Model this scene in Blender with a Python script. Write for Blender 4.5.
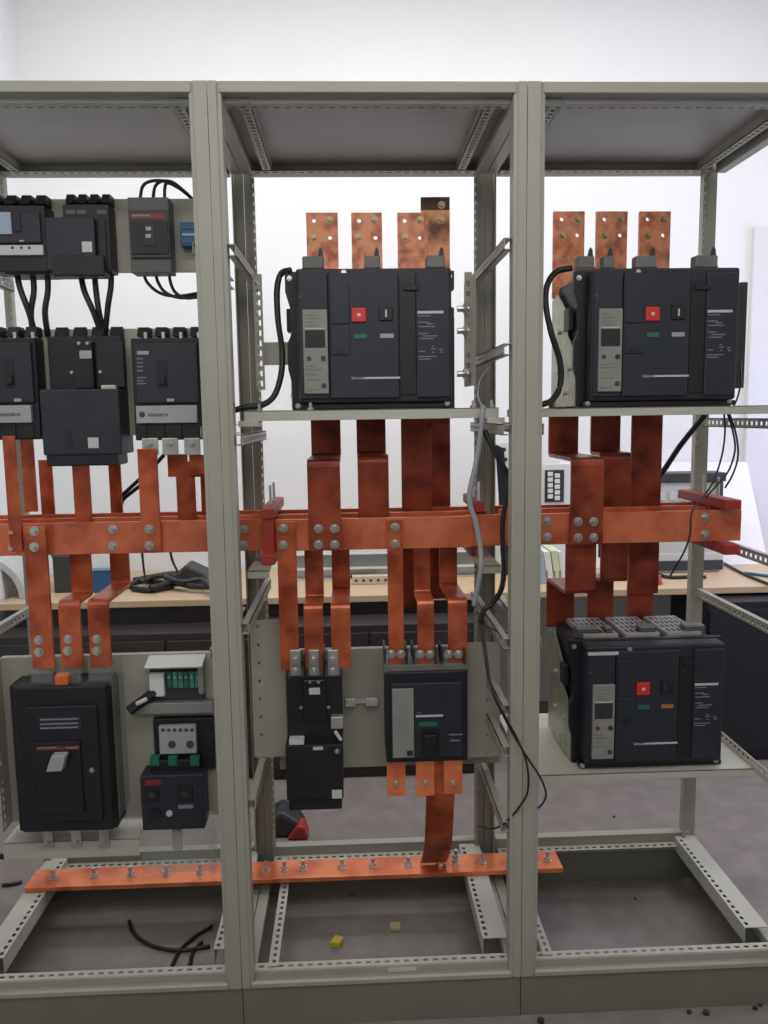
import bpy, math, random
from mathutils import Vector, Matrix
random.seed(7)
for o in list(bpy.data.objects): bpy.data.objects.remove(o)
S = bpy.context.scene
C = S.collection
# ------------------------------------------------------------------ camera
CAM = (0.2984, -1.8236, 1.5225); YAW, PITCH, ROLL, FPX = 0.0395, 0.1216, 0.0144, 790.8
def cam_axes():
    cy, sy, cp, sp = math.cos(YAW), math.sin(YAW), math.cos(PITCH), math.sin(PITCH)
    f = Vector((sy*cp, cy*cp, -sp)); r = Vector((cy, -sy, 0)); d = f.cross(r)
    c, s = math.cos(ROLL), math.sin(ROLL)
    return c*r + s*d, -s*r + c*d, f
AR, AD, AF = cam_axes()
cd = bpy.data.cameras.new('camera'); co = bpy.data.objects.new('camera', cd); C.objects.link(co)
cd.sensor_fit = 'VERTICAL'; cd.sensor_height = 24; cd.lens = FPX/1024*24; cd.clip_start = .05
m = Matrix((AR, -AD, -AF)).transposed().to_4x4(); m.translation = Vector(CAM); co.matrix_world = m
S.camera = co
# ------------------------------------------------------------------ light
w = bpy.data.worlds.new('world'); S.world = w; w.use_nodes = True
w.node_tree.nodes['Background'].inputs[0].default_value = (.8, .85, 1, 1)
w.node_tree.nodes['Background'].inputs[1].default_value = .1
def area(name, loc, rot, sx, sy, power, col):
    l = bpy.data.lights.new(name, 'AREA'); l.shape = 'RECTANGLE'; l.size = sx; l.size_y = sy; l.energy = power; l.color = col
    o = bpy.data.objects.new(name, l); C.objects.link(o); o.location = loc; o.rotation_euler = rot
    return o
area('ceiling_panel_light', (.75, .60, 3.74), (0, 0, 0), 3.4, .9, 74, (1, .99, .98))
area('ceiling_tube_light', (.30, -1.45, 3.25), (0, 0, 0), 2.4, .25, 20, (1, .985, .94))
area('added_front_fill', (.5, -2.93, 2.75), (math.radians(90), 0, 0), 2.6, .7, 19, (1, .99, .97))  # added fill from behind the camera for the riser bars, no known window
area('window_daylight', (3.3, 1.2, 1.5), (0, math.radians(90), 0), 1.5, 1.6, 22, (.60, .62, 1))
S.view_settings.view_transform = 'Standard'; S.view_settings.look = 'None'
S.view_settings.gamma = 1; S.view_settings.use_curve_mapping = False
S.view_settings.exposure = 0.14
# ------------------------------------------------------------------ pixel -> place (a pixel is a direction, the depth comes from the frame)
def P(u, v, Y):
    d = AR*((u-384)/FPX) + AD*((v-512)/FPX) + AF
    t = (Y-CAM[1])/d.y
    return Vector(CAM) + d*t
def PZ(u, v, Z):
    d = AR*((u-384)/FPX) + AD*((v-512)/FPX) + AF
    return Vector(CAM) + d*((Z-CAM[2])/d.z)
def B(u0, v0, u1, v1, Y0, Y1=None):
    """box whose front face at depth Y0 covers the photo rectangle"""
    a, b, c, d = P(u0, v0, Y0), P(u1, v0, Y0), P(u0, v1, Y0), P(u1, v1, Y0)
    return ((a.x+c.x)/2, (b.x+d.x)/2, Y0, Y0+.02 if Y1 is None else Y1, (c.z+d.z)/2, (a.z+b.z)/2)
# ------------------------------------------------------------------ materials
MAT = {}
def mat(name, col, rough=.5, metal=0, col2=None, scale=8, detail=4, bump=0, alpha=1, trans=0, emit=0, lo=.4, hi=.65, stretch=(1, 1, 1)):
    m = bpy.data.materials.new(name); m.use_nodes = True; nt = m.node_tree; b = nt.nodes['Principled BSDF']
    b.inputs['Base Color'].default_value = (*col, 1); b.inputs['Roughness'].default_value = rough; b.inputs['Metallic'].default_value = metal
    b.inputs['Alpha'].default_value = alpha
    b.inputs['Transmission Weight'].default_value = trans
    if col2 or bump:
        tc = nt.nodes.new('ShaderNodeTexCoord'); mp = nt.nodes.new('ShaderNodeMapping'); mp.inputs['Scale'].default_value = stretch
        g = nt.nodes.new('ShaderNodeNewGeometry')
        nz = nt.nodes.new('ShaderNodeTexNoise'); nz.inputs['Scale'].default_value = scale; nz.inputs['Detail'].default_value = detail
        nt.links.new(g.outputs['Position'], mp.inputs['Vector']); nt.links.new(mp.outputs[0], nz.inputs['Vector'])
        if col2:
            r = nt.nodes.new('ShaderNodeValToRGB'); r.color_ramp.elements[0].position = lo; r.color_ramp.elements[1].position = hi
            r.color_ramp.elements[0].color = (*col, 1); r.color_ramp.elements[1].color = (*col2, 1)
            nt.links.new(nz.outputs['Fac'], r.inputs[0]); nt.links.new(r.outputs[0], b.inputs['Base Color'])
        if bump:
            bp = nt.nodes.new('ShaderNodeBump'); bp.inputs['Strength'].default_value = bump; bp.inputs['Distance'].default_value = .01
            nt.links.new(nz.outputs['Fac'], bp.inputs['Height']); nt.links.new(bp.outputs[0], b.inputs['Normal'])
    MAT[name] = m; return m
mat('paint', (.335, .33, .275), .42, 0, (.355, .35, .295), 5)
mat('paint_light', (.47, .46, .40), .4, 0, (.50, .49, .43), 6)
mat('roof', (.30, .295, .28), .45, 0, (.34, .335, .32), 3)
mat('plate', (.36, .35, .29), .45, 0, (.39, .38, .32), 4)
mat('galv', (.52, .52, .48), .38, .7, (.42, .42, .38), 22)
mat('galv_yellow', (.50, .49, .36), .4, .55, (.36, .37, .28), 30)
mat('copper', (.60, .142, .056), .36, .4, (.25, .042, .020), 15, 8, .03, lo=.36, hi=.68)
mat('copper_bus', (.74, .20, .092), .34, .35, (.42, .085, .042), 12, 8, .03, lo=.36, hi=.68)
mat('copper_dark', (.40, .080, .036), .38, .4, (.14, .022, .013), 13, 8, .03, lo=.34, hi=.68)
mat('copper_bright', (.84, .33, .17), .38, .25, (.45, .12, .055), 30, 8, .03, lo=.42, hi=.66)
mat('copper_tarnish', (.16, .07, .035), .42, .4, (.85, .38, .20), 9, 5, .02, lo=.44, hi=.6)
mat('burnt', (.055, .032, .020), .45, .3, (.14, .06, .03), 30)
mat('copper_earth', (.98, .30, .12), .22, .4, (.66, .16, .07), 12, 6, .02)
mat('insulator', (.36, .035, .028), .5, 0, (.28, .025, .02), 14)
mat('slate', (.015, .018, .028), .52, 0, (.019, .022, .033), 10)
mat('slate_dark', (.007, .008, .013), .5)
mat('black', (.008, .008, .011), .5)
mat('black_gloss', (.01, .01, .013), .22)
mat('charcoal', (.035, .035, .036), .5)
mat('greybox', (.09, .09, .088), .5)
mat('tripgrey', (.24, .235, .215), .45, 0, (.27, .265, .245), 20)
mat('arcgrey', (.15, .145, .135), .5, 0, (.19, .185, .17), 15)
mat('grill', (.36, .35, .33), .5, 0, (.30, .29, .27), 15)
mat('screen', (.03, .032, .033), .2)
mat('label_white', (.54, .54, .53), .5)
mat('label_grey', (.36, .37, .37), .5)
mat('text_dark', (.05, .05, .05), .6)
mat('text_grey', (.20, .21, .23), .6)
mat('red', (.62, .03, .02), .4)
mat('dull_red', (.22, .02, .022), .5)
mat('green', (.015, .13, .085), .5)
mat('green_light', (.04, .22, .16), .5)
mat('amber', (.32, .16, .03), .5)
mat('orange_cap', (.62, .15, .03), .45)
mat('blue', (.02, .09, .20), .4)
mat('bolt', (.55, .55, .53), .3, .85)
mat('bolt_brass', (.45, .33, .20), .4, .8)
mat('cable', (.010, .010, .011), .45)
mat('cable_grey', (.30, .31, .32), .45)
mat('clear', (.42, .44, .43), .12, 0, alpha=.2)
mat('wall', (.78, .79, .79), .85, 0, (.80, .81, .81), 2)
mat('ceiling', (.75, .75, .74), .9)
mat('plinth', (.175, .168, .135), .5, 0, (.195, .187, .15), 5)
mat('door_grey', (.70, .70, .71), .6)
mat('wall_grey', (.22, .22, .21), .9)
mat('floor', (.215, .188, .176), .2, 0, (.255, .224, .208), 12, 9, .006)
mat('tabletop', (.50, .37, .235), .5, 0, (.54, .41, .26), 6, stretch=(1, 8, 1))
mat('darkwood', (.026, .021, .020), .55, 0, (.036, .029, .026), 8, stretch=(1, 6, 6))
mat('darksteel', (.007, .006, .010), .5)
mat('board_white', (.86, .86, .84), .5)
mat('alu', (.62, .63, .62), .35, .4)
mat('alu_dull', (.30, .31, .30), .45, .5)
mat('beige', (.52, .46, .34), .5)
mat('yellow', (.55, .45, .05), .6)
mat('cream', (.42, .38, .22), .6)
mat('paper', (.70, .71, .68), .7)
mat('bluegrey', (.32, .40, .48), .6)
mat('greenish', (.58, .64, .42), .6)
mat('plastic_pale', (.48, .49, .47), .4)
mat('dirt', (.03, .028, .026), .9)
# ------------------------------------------------------------------ mesh building
class MB:
    def __init__(s): s.v = []; s.f = []
    def add(s, vs, fs):
        n = len(s.v); s.v += [tuple(x) for x in vs]; s.f += [tuple(i+n for i in f) for f in fs]; return s
    def box(s, x0, x1, y0, y1, z0, z1):
        return s.add([(x, y, z) for z in (z0, z1) for y in (y0, y1) for x in (x0, x1)],
                     [(0, 2, 3, 1), (4, 5, 7, 6), (0, 1, 5, 4), (2, 6, 7, 3), (0, 4, 6, 2), (1, 3, 7, 5)])
    def prism(s, poly, axis, a0, a1):
        """poly in the two other axes (cyclic order x,y,z without axis), from a0 to a1"""
        def mk(p, a): return {'x': (a, p[0], p[1]), 'y': (p[0], a, p[1]), 'z': (p[0], p[1], a)}[axis]
        n = len(poly); vs = [mk(p, a0) for p in poly] + [mk(p, a1) for p in poly]
        fs = [tuple(range(n))[::-1], tuple(range(n, 2*n))] + [(i, (i+1) % n, n+(i+1) % n, n+i) for i in range(n)]
        return s.add(vs, fs)
    def cyl(s, c, axis, r, h, n=12, r2=None):
        r2 = r if r2 is None else r2
        vs = []
        for a, rr in ((0, r), (h, r2)):
            for i in range(n):
                t = 2*math.pi*i/n; p, q = rr*math.cos(t), rr*math.sin(t)
                d = {'x': (a, p, q), 'y': (p, a, q), 'z': (p, q, a)}[axis]
                vs.append((c[0]+d[0], c[1]+d[1], c[2]+d[2]))
        fs = [tuple(range(n))[::-1], tuple(range(n, 2*n))] + [(i, (i+1) % n, n+(i+1) % n, n+i) for i in range(n)]
        return s.add(vs, fs)
    def tube(s, pts, r, n=8, sub=6):
        pts = [Vector(p) for p in pts]
        if len(pts) > 2 and sub > 1:
            q = [pts[0]*2-pts[1]] + pts + [pts[-1]*2-pts[-2]]; out = []
            for i in range(1, len(q)-2):
                a, b, c, d = q[i-1:i+3]
                for k in range(sub):
                    t = k/sub; out.append(.5*((2*b)+(c-a)*t+(2*a-5*b+4*c-d)*t*t+(3*b-a-3*c+d)*t**3))
            out.append(pts[-1]); pts = out
        vs = []; up = Vector((.3, .2, .93))
        for i, p in enumerate(pts):
            t = (pts[min(i+1, len(pts)-1)]-pts[max(i-1, 0)]).normalized()
            a = t.cross(up)
            if a.length < .05: a = t.cross(Vector((1, 0, 0)))
            a.normalize(); b = t.cross(a); up = b if False else up
            for k in range(n):
                th = 2*math.pi*k/n; vs.append(p + a*(r*math.cos(th)) + b*(r*math.sin(th)))
        L = len(pts)
        fs = [(i*n+k, i*n+(k+1) % n, (i+1)*n+(k+1) % n, (i+1)*n+k) for i in range(L-1) for k in range(n)]
        fs += [tuple(range(n))[::-1], tuple(range((L-1)*n, L*n))]
        return s.add(vs, fs)
    def perf(s, o, du, dv, dn, L, W, t, pitch, hl, hw, v0=None, start=.01):
        """thin strip of length L along du and width W along dv, a row of hl x hw holes at v0; real holes"""
        o, du, dv, dn = map(Vector, (o, du, dv, dn)); v0 = (W-hw)/2 if v0 is None else v0
        def bx(a, b, c, d):
            vs = [o+du*x+dv*y+dn*z for z in (0, t) for y in (c, d) for x in (a, b)]
            s.add(vs, [(0, 2, 3, 1), (4, 5, 7, 6), (0, 1, 5, 4), (2, 6, 7, 3), (0, 4, 6, 2), (1, 3, 7, 5)])
        if v0 > 0: bx(0, L, 0, v0)
        if v0+hw < W: bx(0, L, v0+hw, W)
        x = 0; k = start
        while k+hl < L:
            bx(x, k, v0, v0+hw); x = k+hl; k += pitch
        bx(x, L, v0, v0+hw)
        return s
    def mesh(s, name, off=(0, 0, 0), smooth=False):
        me = bpy.data.meshes.new(name); o = Vector(off)
        me.from_pydata([tuple(Vector(v)-o) for v in s.v], [], s.f); me.validate(); me.update()
        import bmesh
        bm = bmesh.new(); bm.from_mesh(me); bmesh.ops.recalc_face_normals(bm, faces=bm.faces); bm.to_mesh(me); bm.free()
        if smooth:
            for p in me.polygons: p.use_smooth = True
        return me
def fillet(path, r=.012, n=4):
    out = [path[0]]
    for i in range(1, len(path)-1):
        a, b, c = Vector(path[i-1]), Vector(path[i]), Vector(path[i+1])
        p, q = b+(a-b).normalized()*r, b+(c-b).normalized()*r
        for k in range(n+1):
            t = k/n; out.append(tuple((1-t)**2*p+2*t*(1-t)*b+t*t*q))
    out.append(path[-1]); return out
def bent(path, x0, x1, t=.010, r=.014):
    """flat bar of thickness t following a path in the YZ plane"""
    pts = [Vector(p) for p in fillet(path, r)] if len(path) > 2 else [Vector(p) for p in path]
    L, R_ = [], []
    for i, p in enumerate(pts):
        d1 = (pts[i]-pts[i-1]).normalized() if i else (pts[1]-pts[0]).normalized()
        d2 = (pts[i+1]-pts[i]).normalized() if i < len(pts)-1 else d1
        n1, n2 = Vector((-d1.y, d1.x)), Vector((-d2.y, d2.x)); n = (n1+n2).normalized(); k = t/2/max(.3, n.dot(n1))
        L.append(tuple(p+n*k)); R_.append(tuple(p-n*k))
    mb = MB(); n = len(pts)
    vs = [(x, q[0], q[1]) for x in (x0, x1) for q in L+R_]
    fs = []; M = 2*n
    for i in range(n-1):
        fs += [(i, i+1, M+i+1, M+i), (n+i, M+n+i, M+n+i+1, n+i+1), (i, n+i, n+i+1, i+1), (M+i, M+i+1, M+n+i+1, M+n+i)]
    fs += [(0, M, M+n, n), (n-1, 2*n-1, M+2*n-1, M+n-1)]
    return mb.add(vs, fs)
class Thing:
    def __init__(s, name, label, cat, loc=(0, 0, 0), group=None):
        s.loc = Vector(loc); o = s.o = bpy.data.objects.new(name, None); C.objects.link(o); o.empty_display_size = .05
        o.location = loc; o['label'] = label; o['category'] = cat
        if group: o['group'] = group
    def part(s, name, mb, m, parent=None, bevel=0, smooth=False, label=None):
        me = mb.mesh(name, s.loc, smooth) if isinstance(mb, MB) else mb
        o = bpy.data.objects.new(name, me); C.objects.link(o); o.parent = parent or s.o
        if not me.materials: me.materials.append(MAT[m])
        if bevel: bv(o, bevel)
        if label: o['label'] = label
        return o
    def box(s, name, b, m, parent=None, bevel=.0015, label=None):
        return s.part(name, MB().box(*b), m, parent, bevel, False, label)
    def cyl(s, name, c, axis, r, h, m, parent=None, n=14, r2=None):
        return s.part(name, MB().cyl(c, axis, r, h, n, r2), m, parent)
    def text(s, name, body, x, y, z, size, m, parent=None, depth=.0006):
        cu = bpy.data.curves.new(name, 'FONT'); cu.body = body; cu.size = size; cu.extrude = depth
        t = bpy.data.objects.new(name, cu); me = bpy.data.meshes.new_from_object(t); bpy.data.objects.remove(t)
        me.transform(Matrix.Translation(Vector((x, y, z))-s.loc) @ Matrix.Rotation(math.pi/2, 4, 'X'))
        return s.part(name, me, m, parent)
    def place(s, name, me, at, parent=None):
        o = bpy.data.objects.new(name, me); C.objects.link(o); o.parent = parent or s.o; o.location = Vector(at)-s.loc; return o
    def bolts(s, pts, kind='hex', parent=None, name='bolt'):
        for p in pts: s.place(name, BOLT[kind], p, parent)
def bv(o, wd, seg=2):
    md = o.modifiers.new('bevel', 'BEVEL'); md.width = wd; md.segments = seg; md.limit_method = 'ANGLE'; md.angle_limit = math.radians(40)
def single(name, mb, m, label, cat, group=None, bevel=0, smooth=False, loc=None):
    if loc is None:
        xs = [sum(v[i] for v in mb.v)/len(mb.v) for i in range(2)]; loc = (xs[0], xs[1], min(v[2] for v in mb.v))
    o = bpy.data.objects.new(name, mb.mesh(name, loc, smooth)); C.objects.link(o); o.location = loc
    o.data.materials.append(MAT[m]); o['label'] = label; o['category'] = cat
    if group: o['group'] = group
    if bevel: bv(o, bevel)
    return o
def struct(name, mb, m, bevel=0):
    o = bpy.data.objects.new(name, mb.mesh(name)); C.objects.link(o); o.data.materials.append(MAT[m]); o['kind'] = 'structure'
    if bevel: bv(o, bevel)
    return o
BOLT = {}
def mkbolt(k, r, m, n=6, washer=1.25, h=.007):
    b = MB().cyl((0, 0, 0), 'y', r*washer, -.002, 16); b.cyl((0, -.002, 0), 'y', r, -h, n, r*.86)
    b.cyl((0, -.002-h, 0), 'y', r*.45, -.004, 10)
    me = b.mesh('bolt'); me.materials.append(MAT[m]); BOLT[k] = me
mkbolt('hex', .0098, 'bolt'); mkbolt('small', .0065, 'bolt'); mkbolt('brass', .0085, 'bolt_brass'); mkbolt('tiny', .0040, 'bolt', 12, 1.1, .003)
mkbolt('screw', .0060, 'bolt', 14, 1.1, .003)
# vertical bolt for the earth bar (axis +z)
b_ = MB().cyl((0, 0, 0), 'z', .014, .002, 14); b_.cyl((0, 0, .002), 'z', .0115, .010, 6); b_.cyl((0, 0, .012), 'z', .006, .016, 10)
BOLT['up'] = b_.mesh('bolt'); BOLT['up'].materials.append(MAT['bolt'])
# ------------------------------------------------------------------ the room
WX0, WX1, WY0, WY1, WH = -1.235, 3.4, -3.0, 2.2, 3.8
struct('floor', MB().box(WX0-.1, WX1+.1, WY0-.1, WY1+.1, -.1, 0), 'floor')
struct('wall_back', MB().box(WX0-.1, WX1+.1, WY1, WY1+.1, 0, WH), 'wall')
struct('wall_left', MB().box(WX0-.1, WX0, WY0, WY1, 0, WH), 'wall')
struct('wall_right', MB().box(WX1, WX1+.1, WY0, WY1, 0, WH), 'wall')
struct('wall_front', MB().box(WX0-.1, WX1+.1, WY0-.1, WY0, 0, WH), 'wall_grey')
struct('ceiling', MB().box(WX0-.1, WX1+.1, WY0-.1, WY1+.1, WH, WH+.1), 'ceiling')
# shallow wall pier seen at the right edge
pr = P(757, 225, 2.15)
struct('trim_1', MB().box(pr.x, pr.x+.5, 2.17, 2.2, 0, pr.z), 'door_grey', .004)
# ------------------------------------------------------------------ cabinet frames
W, D, H, Z0 = .7, .58, 2.247, .1108
PW = .034
def post_poly(x, s, y, t, PW=.034):
    """front: s=+1 post grows to +x from x; t=+1 means face at y and flange going to +y"""
    p = [(0, 0), (PW-.011, 0), (PW-.008, .0035), (PW, .005), (PW, .046), (PW-.004, .046), (PW-.004, .014), (.001, .014)]
    q = [(x+s*(a+.0006), y+t*b) for a, b in p]
    return q if s*t > 0 else q[::-1]
def depth_rail(T, name, xin, s, z, y0, y1, hgt=.026, wid=.018, m='paint', parent=None):
    """C rail running front to back; s=+1: rail lies at the -x side of the bay and shows its perforated web to +x"""
    mb = MB()
    mb.perf((xin, y0, z-hgt/2), (0, 1, 0), (0, 0, 1), (-s, 0, 0), y1-y0, hgt, .002, .025, .012, .010)
    a, b = sorted((xin, xin-s*wid))
    mb.box(a, b, y0, y1, z+hgt/2-.002, z+hgt/2); mb.box(a, b, y0, y1, z-hgt/2, z-hgt/2+.002)
    return T.part(name, mb, m, parent)
def frame(X, label, rails_l, rails_r, wide_l, wl=.034, wr=.034, rear_r=.028):
    T = Thing('cabinet_frame', label, 'cabinet frame', (X+W/2, D/2, 0), 'open switchboard cabinet frames')
    for s, x, wd, rw in ((1, X, wl, .028), (-1, X+W, wr, rear_r)):
        T.part('post', MB().prism(post_poly(x, s, 0, 1, wd), 'z', Z0, H), 'paint', bevel=.0006)
        po = T.part('post', MB().prism(post_poly(x-(.008 if rw > .03 else 0), s, D, -1, rw), 'z', Z0, H), 'paint')
        xx = x+s*(rw+.0002)-(.008 if rw > .03 else 0)
        if wl < .03 or rw > .03 or (s > 0 and X < 0): T.part('perforated_lip', MB().perf((xx, D-.048, Z0+.05), (0, 0, 1), (s, 0, 0), (0, 1, 0), H-Z0-.1, .008, .002, .025, .010, .003), 'paint', po)
    xa, xb = X+wl, X+W-wr
    # top rails
    T.box('top_rail', (xa-.004, xb+.004, .0005, .03, H-.024, H-.0005), 'paint')
    T.part('perforated_lip', MB().box(xa, xb, .032, .034, H-.036, H-.024).perf((xa, .033, H-.036), (1, 0, 0), (0, 1, 0), (0, 0, 1), xb-xa, .030, .002, .025, .012, .008, .016), 'roof')
    T.box('top_rail', (xa-.004, xb+.004, D-.03, D-.0005, H-.036, H-.0005), 'paint')
    T.part('perforated_lip', MB().perf((xa, D-.06, H-.036), (1, 0, 0), (0, 1, 0), (0, 0, 1), xb-xa, .034, .002, .025, .014, .009, .008), 'paint')
    for s, x in ((1, X), (-1, X+W)):
        a, b = sorted((x+s*.001, x+s*.03)); T.box('top_rail', (a, b, .046, D-.046, H-.040, H-.001), 'paint')
        # roof cross channel, perforated
        xi = x+s*.088; mb = MB().perf((xi, .03, H-.034), (0, 1, 0), (-s, 0, 0), (0, 0, 1), D-.08, .026, .002, .022, .011, .011, start=.02)
        a, b = sorted((xi, xi-s*.002)); mb.box(a, b, .03, D-.05, H-.034, H-.012)
        T.part('roof_channel', mb, 'paint')
    T.box('roof_panel', (X+.03, X+W-.03, .03, D-.03, H-.010, H-.0045), 'roof', bevel=0)
    # bottom rails
    T.part('bottom_rail', MB().prism([(.0005, Z0), (.03, Z0), (.03, Z0+.03), (.018, Z0+.03), (.018, Z0+.012), (.006, Z0+.014), (.0005, Z0+.010)], 'x', xa-.004, xb+.004), 'paint')
    T.part('perforated_lip', MB().perf((xa, .022, Z0+.030), (1, 0, 0), (0, 1, 0), (0, 0, 1), xb-xa, .026, .002, .0245, .013, .008), 'paint_light')
    T.part('bottom_rail', MB().box(xa-.004, xb+.004, D-.03, D-.0005, Z0, Z0+.058), 'paint', bevel=.001)
    T.part('perforated_lip', MB().perf((xa, D-.060, Z0+.026), (1, 0, 0), (0, 1, 0), (0, 0, 1), xb-xa, .032, .002, .0245, .013, .009, .008), 'paint_light')
    for s, x in ((1, X), (-1, X+W)):
        wide = s < 0 or wide_l
        if wide:
            xi = x+s*.084
            mb = MB().perf((xi, .085, .158), (0, 1, 0), (-s, 0, 0), (0, 0, 1), D-.12, .064, .002, .0245, .013, .009, .007)
            a, b = sorted((xi, xi-s*.002)); mb.box(a, b, .085, D-.035, Z0+.005, .158)
        else:
            xi = x+s*.088
            mb = MB().perf((xi, .03, .1455), (0, 1, 0), (-s, 0, 0), (0, 0, 1), D-.09, .024, .002, .0245, .013, .009)
            a, b = sorted((xi-s*.024, xi-s*.026)); mb.box(a, b, .03, D-.06, Z0, .1455)
        T.part('sill_channel', mb, 'paint_light')
        a, b = sorted((x+s*.001, x+s*.03)); T.box('bottom_rail', (a, b, .046, D-.046, Z0, Z0+.02), 'paint')
    # plinth
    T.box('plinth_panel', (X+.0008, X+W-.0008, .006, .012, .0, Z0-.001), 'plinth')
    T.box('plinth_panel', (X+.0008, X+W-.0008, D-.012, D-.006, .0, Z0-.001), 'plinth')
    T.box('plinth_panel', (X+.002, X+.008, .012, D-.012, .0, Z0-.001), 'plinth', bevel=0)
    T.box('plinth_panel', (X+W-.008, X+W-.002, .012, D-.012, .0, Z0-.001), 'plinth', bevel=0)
    for z, y0, y1 in rails_l: depth_rail(T, 'depth_rail', X+.048, 1, z, y0, y1)
    for z, y0, y1 in rails_r: depth_rail(T, 'depth_rail', X+W-.048, -1, z, y0, y1)
    return T
FY0, FY1 = .016, D-.05
FL = frame(-W, 'beige open cabinet frame holding the two rows of moulded case breakers', [(.965, FY0, FY1), (.60, FY0, FY1), (1.90, FY0, FY1)], [(1.90, FY0, FY1), (1.49, FY0, FY1), (.965, FY0, FY1)], True, .034, .040)
FM = frame(0, 'beige open cabinet frame in the middle with one large air breaker', [(1.895, FY0, FY1), (1.47, FY0, FY1), (1.025, FY0, FY1), (.585, FY0, FY1)], [(1.905, FY0, FY1), (1.67, FY0, FY1), (1.485, FY0, FY1), (.972, FY0, FY1), (.805, FY0, FY1), (.70, FY0, FY1), (.505, FY0, FY1)], False, .029, .029)
FR = frame(W, 'beige open cabinet frame with two large air breakers one above the other', [(1.485, FY0, FY1), (.965, FY0, FY1)], [(1.488, FY0, FY1), (1.14, FY0, FY1), (.965, FY0, FY1)], False, .040, .034, .048)
# small maker's plate on the middle bottom rail
mp_ = B(388, 968, 417, 974, -.001, .0005)
FM.box('name_plate', (mp_[0], mp_[1], .0165, .0182, Z0+.0165, Z0+.0265), 'label_white', bevel=0, label='small bright metal maker plate')
# trays and mounting strips
def tray_bar(T, X, u0, u1, va, vb, Y, zlift=0):
    b = B(u0, va, u1, vb, Y, Y+.03); bar = T.part('tray_bar', MB().box(b[0], b[1], Y, Y+.003, b[4], b[5]).box(b[0], b[1], Y, Y+.04, b[5]-.003, b[5]), 'paint_light', bevel=.001)
    return b
xm0, xm1 = .040, .660
ZB = 1.532
def breaker_tray(T, x0, x1, zt, Y, hgt):
    T.part('tray_bar', MB().box(x0, x1, Y, Y+.003, zt-hgt, zt).box(x0, x1, Y, Y+.045, zt-.003, zt), 'paint_light', bevel=.0008)
    T.part('tray_bar', MB().box(x0, x1, Y+.30, Y+.303, zt-hgt, zt).box(x0, x1, Y+.26, Y+.30, zt-.003, zt), 'paint', bevel=.0008)
breaker_tray(FM, .040, .660, 1.538, .115, .025)
breaker_tray(FR, .740, 1.352, 1.534, .115, .021)
for x in (.075, .20, .60, .645): FM.bolts([], ); FM.part('tray_bolt', MB().cyl((x, .135, 1.538), 'z', .008, .006, 6).cyl((x, .135, 1.544), 'z', .004, .012, 8), 'bolt')
# tray ends resting on side brackets
FM.part('bracket', MB().box(.030, .075, .08, .13, 1.500, 1.5135), 'paint_light', bevel=.001)
FM.part('bracket', MB().box(.625, .668, .08, .13, 1.500, 1.5135), 'paint_light', bevel=.001)
# vertical perforated strips beside the middle breaker
for u0, u1, v0, v1, Y in ((254.5, 263.5, 274, 390, .30), (464.5, 472, 272, 372, .26)):
    b = B(u0, v0, u1, v1, Y)
    FM.part('mounting_strip', MB().perf((b[0], Y, b[4]), (0, 0, 1), (1, 0, 0), (0, 1, 0), b[5]-b[4], b[1]-b[0], .002, .026, .014, (b[1]-b[0])*.5), 'paint')
b = B(262, 342, 290, 365, .31, .315); FM.box('side_bracket', b, 'plate')
b = B(471, 275, 476, 385, .27, .40); FM.box('side_bracket', b, 'plate')
for v in (309, 331, 374):
    a = P(455, v, .25); e = P(468, v, .25); FM.part('stud', MB().cyl((a.x+.006, .25, a.z), 'x', .008, e.x-a.x-.004, 10).cyl((e.x-.012, .25, a.z), 'x', .014, .010, 6), 'bolt')
b = B(738.5, 282, 746, 388, .28, .36); FR.box('side_bracket', b, 'charcoal')
# busbar support ledges
FM.part('support_ledge', MB().box(.036, .090, .10, .50, 1.145, 1.148).box(.036, .090, .10, .103, 1.128, 1.148), 'plate', bevel=.0006)
FM.part('support_ledge', MB().box(.610, .664, .10, .50, 1.145, 1.148).box(.610, .664, .10, .103, 1.128, 1.148), 'plate', bevel=.0006)
# lower tray of the right bay
FR.part('tray_sheet', MB().box(.742, 1.345, .132, .56, .577, .580).box(.742, 1.345, .132, .135, .560, .580), 'paint_light', bevel=.0008)
FR.part('tray_edge', MB().perf((1.345, .05, .606), (0, 1, 0), (0, 0, -1), (1, 0, 0), .50, .033, .002, .0245, .013, .010, .006), 'paint_light')
# angled bracket under the right side rail, middle bay
# ------------------------------------------------------------------ mounting plates (things bolted in, one each)
def plate(label, b, flange=True, perf_l=False):
    T = Thing('mounting_plate', label, 'mounting plate', ((b[0]+b[1])/2, b[2], b[4]), 'sheet steel mounting plates')
    T.box('sheet', (b[0], b[1], b[2], b[2]+.003, b[4], b[5]), 'plate', bevel=0)
    for z in (b[5]-.003, b[4]): T.part('folded_edge', MB().box(b[0], b[1], b[2]+.003, b[2]+.02, z, z+.003), 'plate')
    return T
YP = .27
PT = plate('beige mounting plate behind the top row of small breakers', B(-28, 199, 208, 272, YP))
PS = plate('beige mounting plate behind the second row of larger breakers', B(-28, 329, 212, 436, YP))
bL = B(6, 655, 226, 818, YP); PL = plate('beige mounting plate behind the big black breaker and overload relay', bL)
PL.part('perforated_flange', MB().perf((bL[0], YP-.06, bL[4]), (0, 0, 1), (0, 1, 0), (1, 0, 0), bL[5]-bL[4], .06, .002, .0245, .012, .008, .01), 'plate')
PL.part('foot_channel', MB().box(bL[0], bL[0]+.36, .205, YP+.04, bL[4]-.03, bL[4]-.027).box(bL[0], bL[0]+.36, .205, .208, bL[4]-.075, bL[4]-.027), 'paint_light', bevel=.001)
bM = B(278, 648, 500, 766, .30)
PM = plate('beige mounting plate behind the two breakers of the middle bay', (bM[0], bM[1], .30, .303, bM[4], bM[5]))
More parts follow.
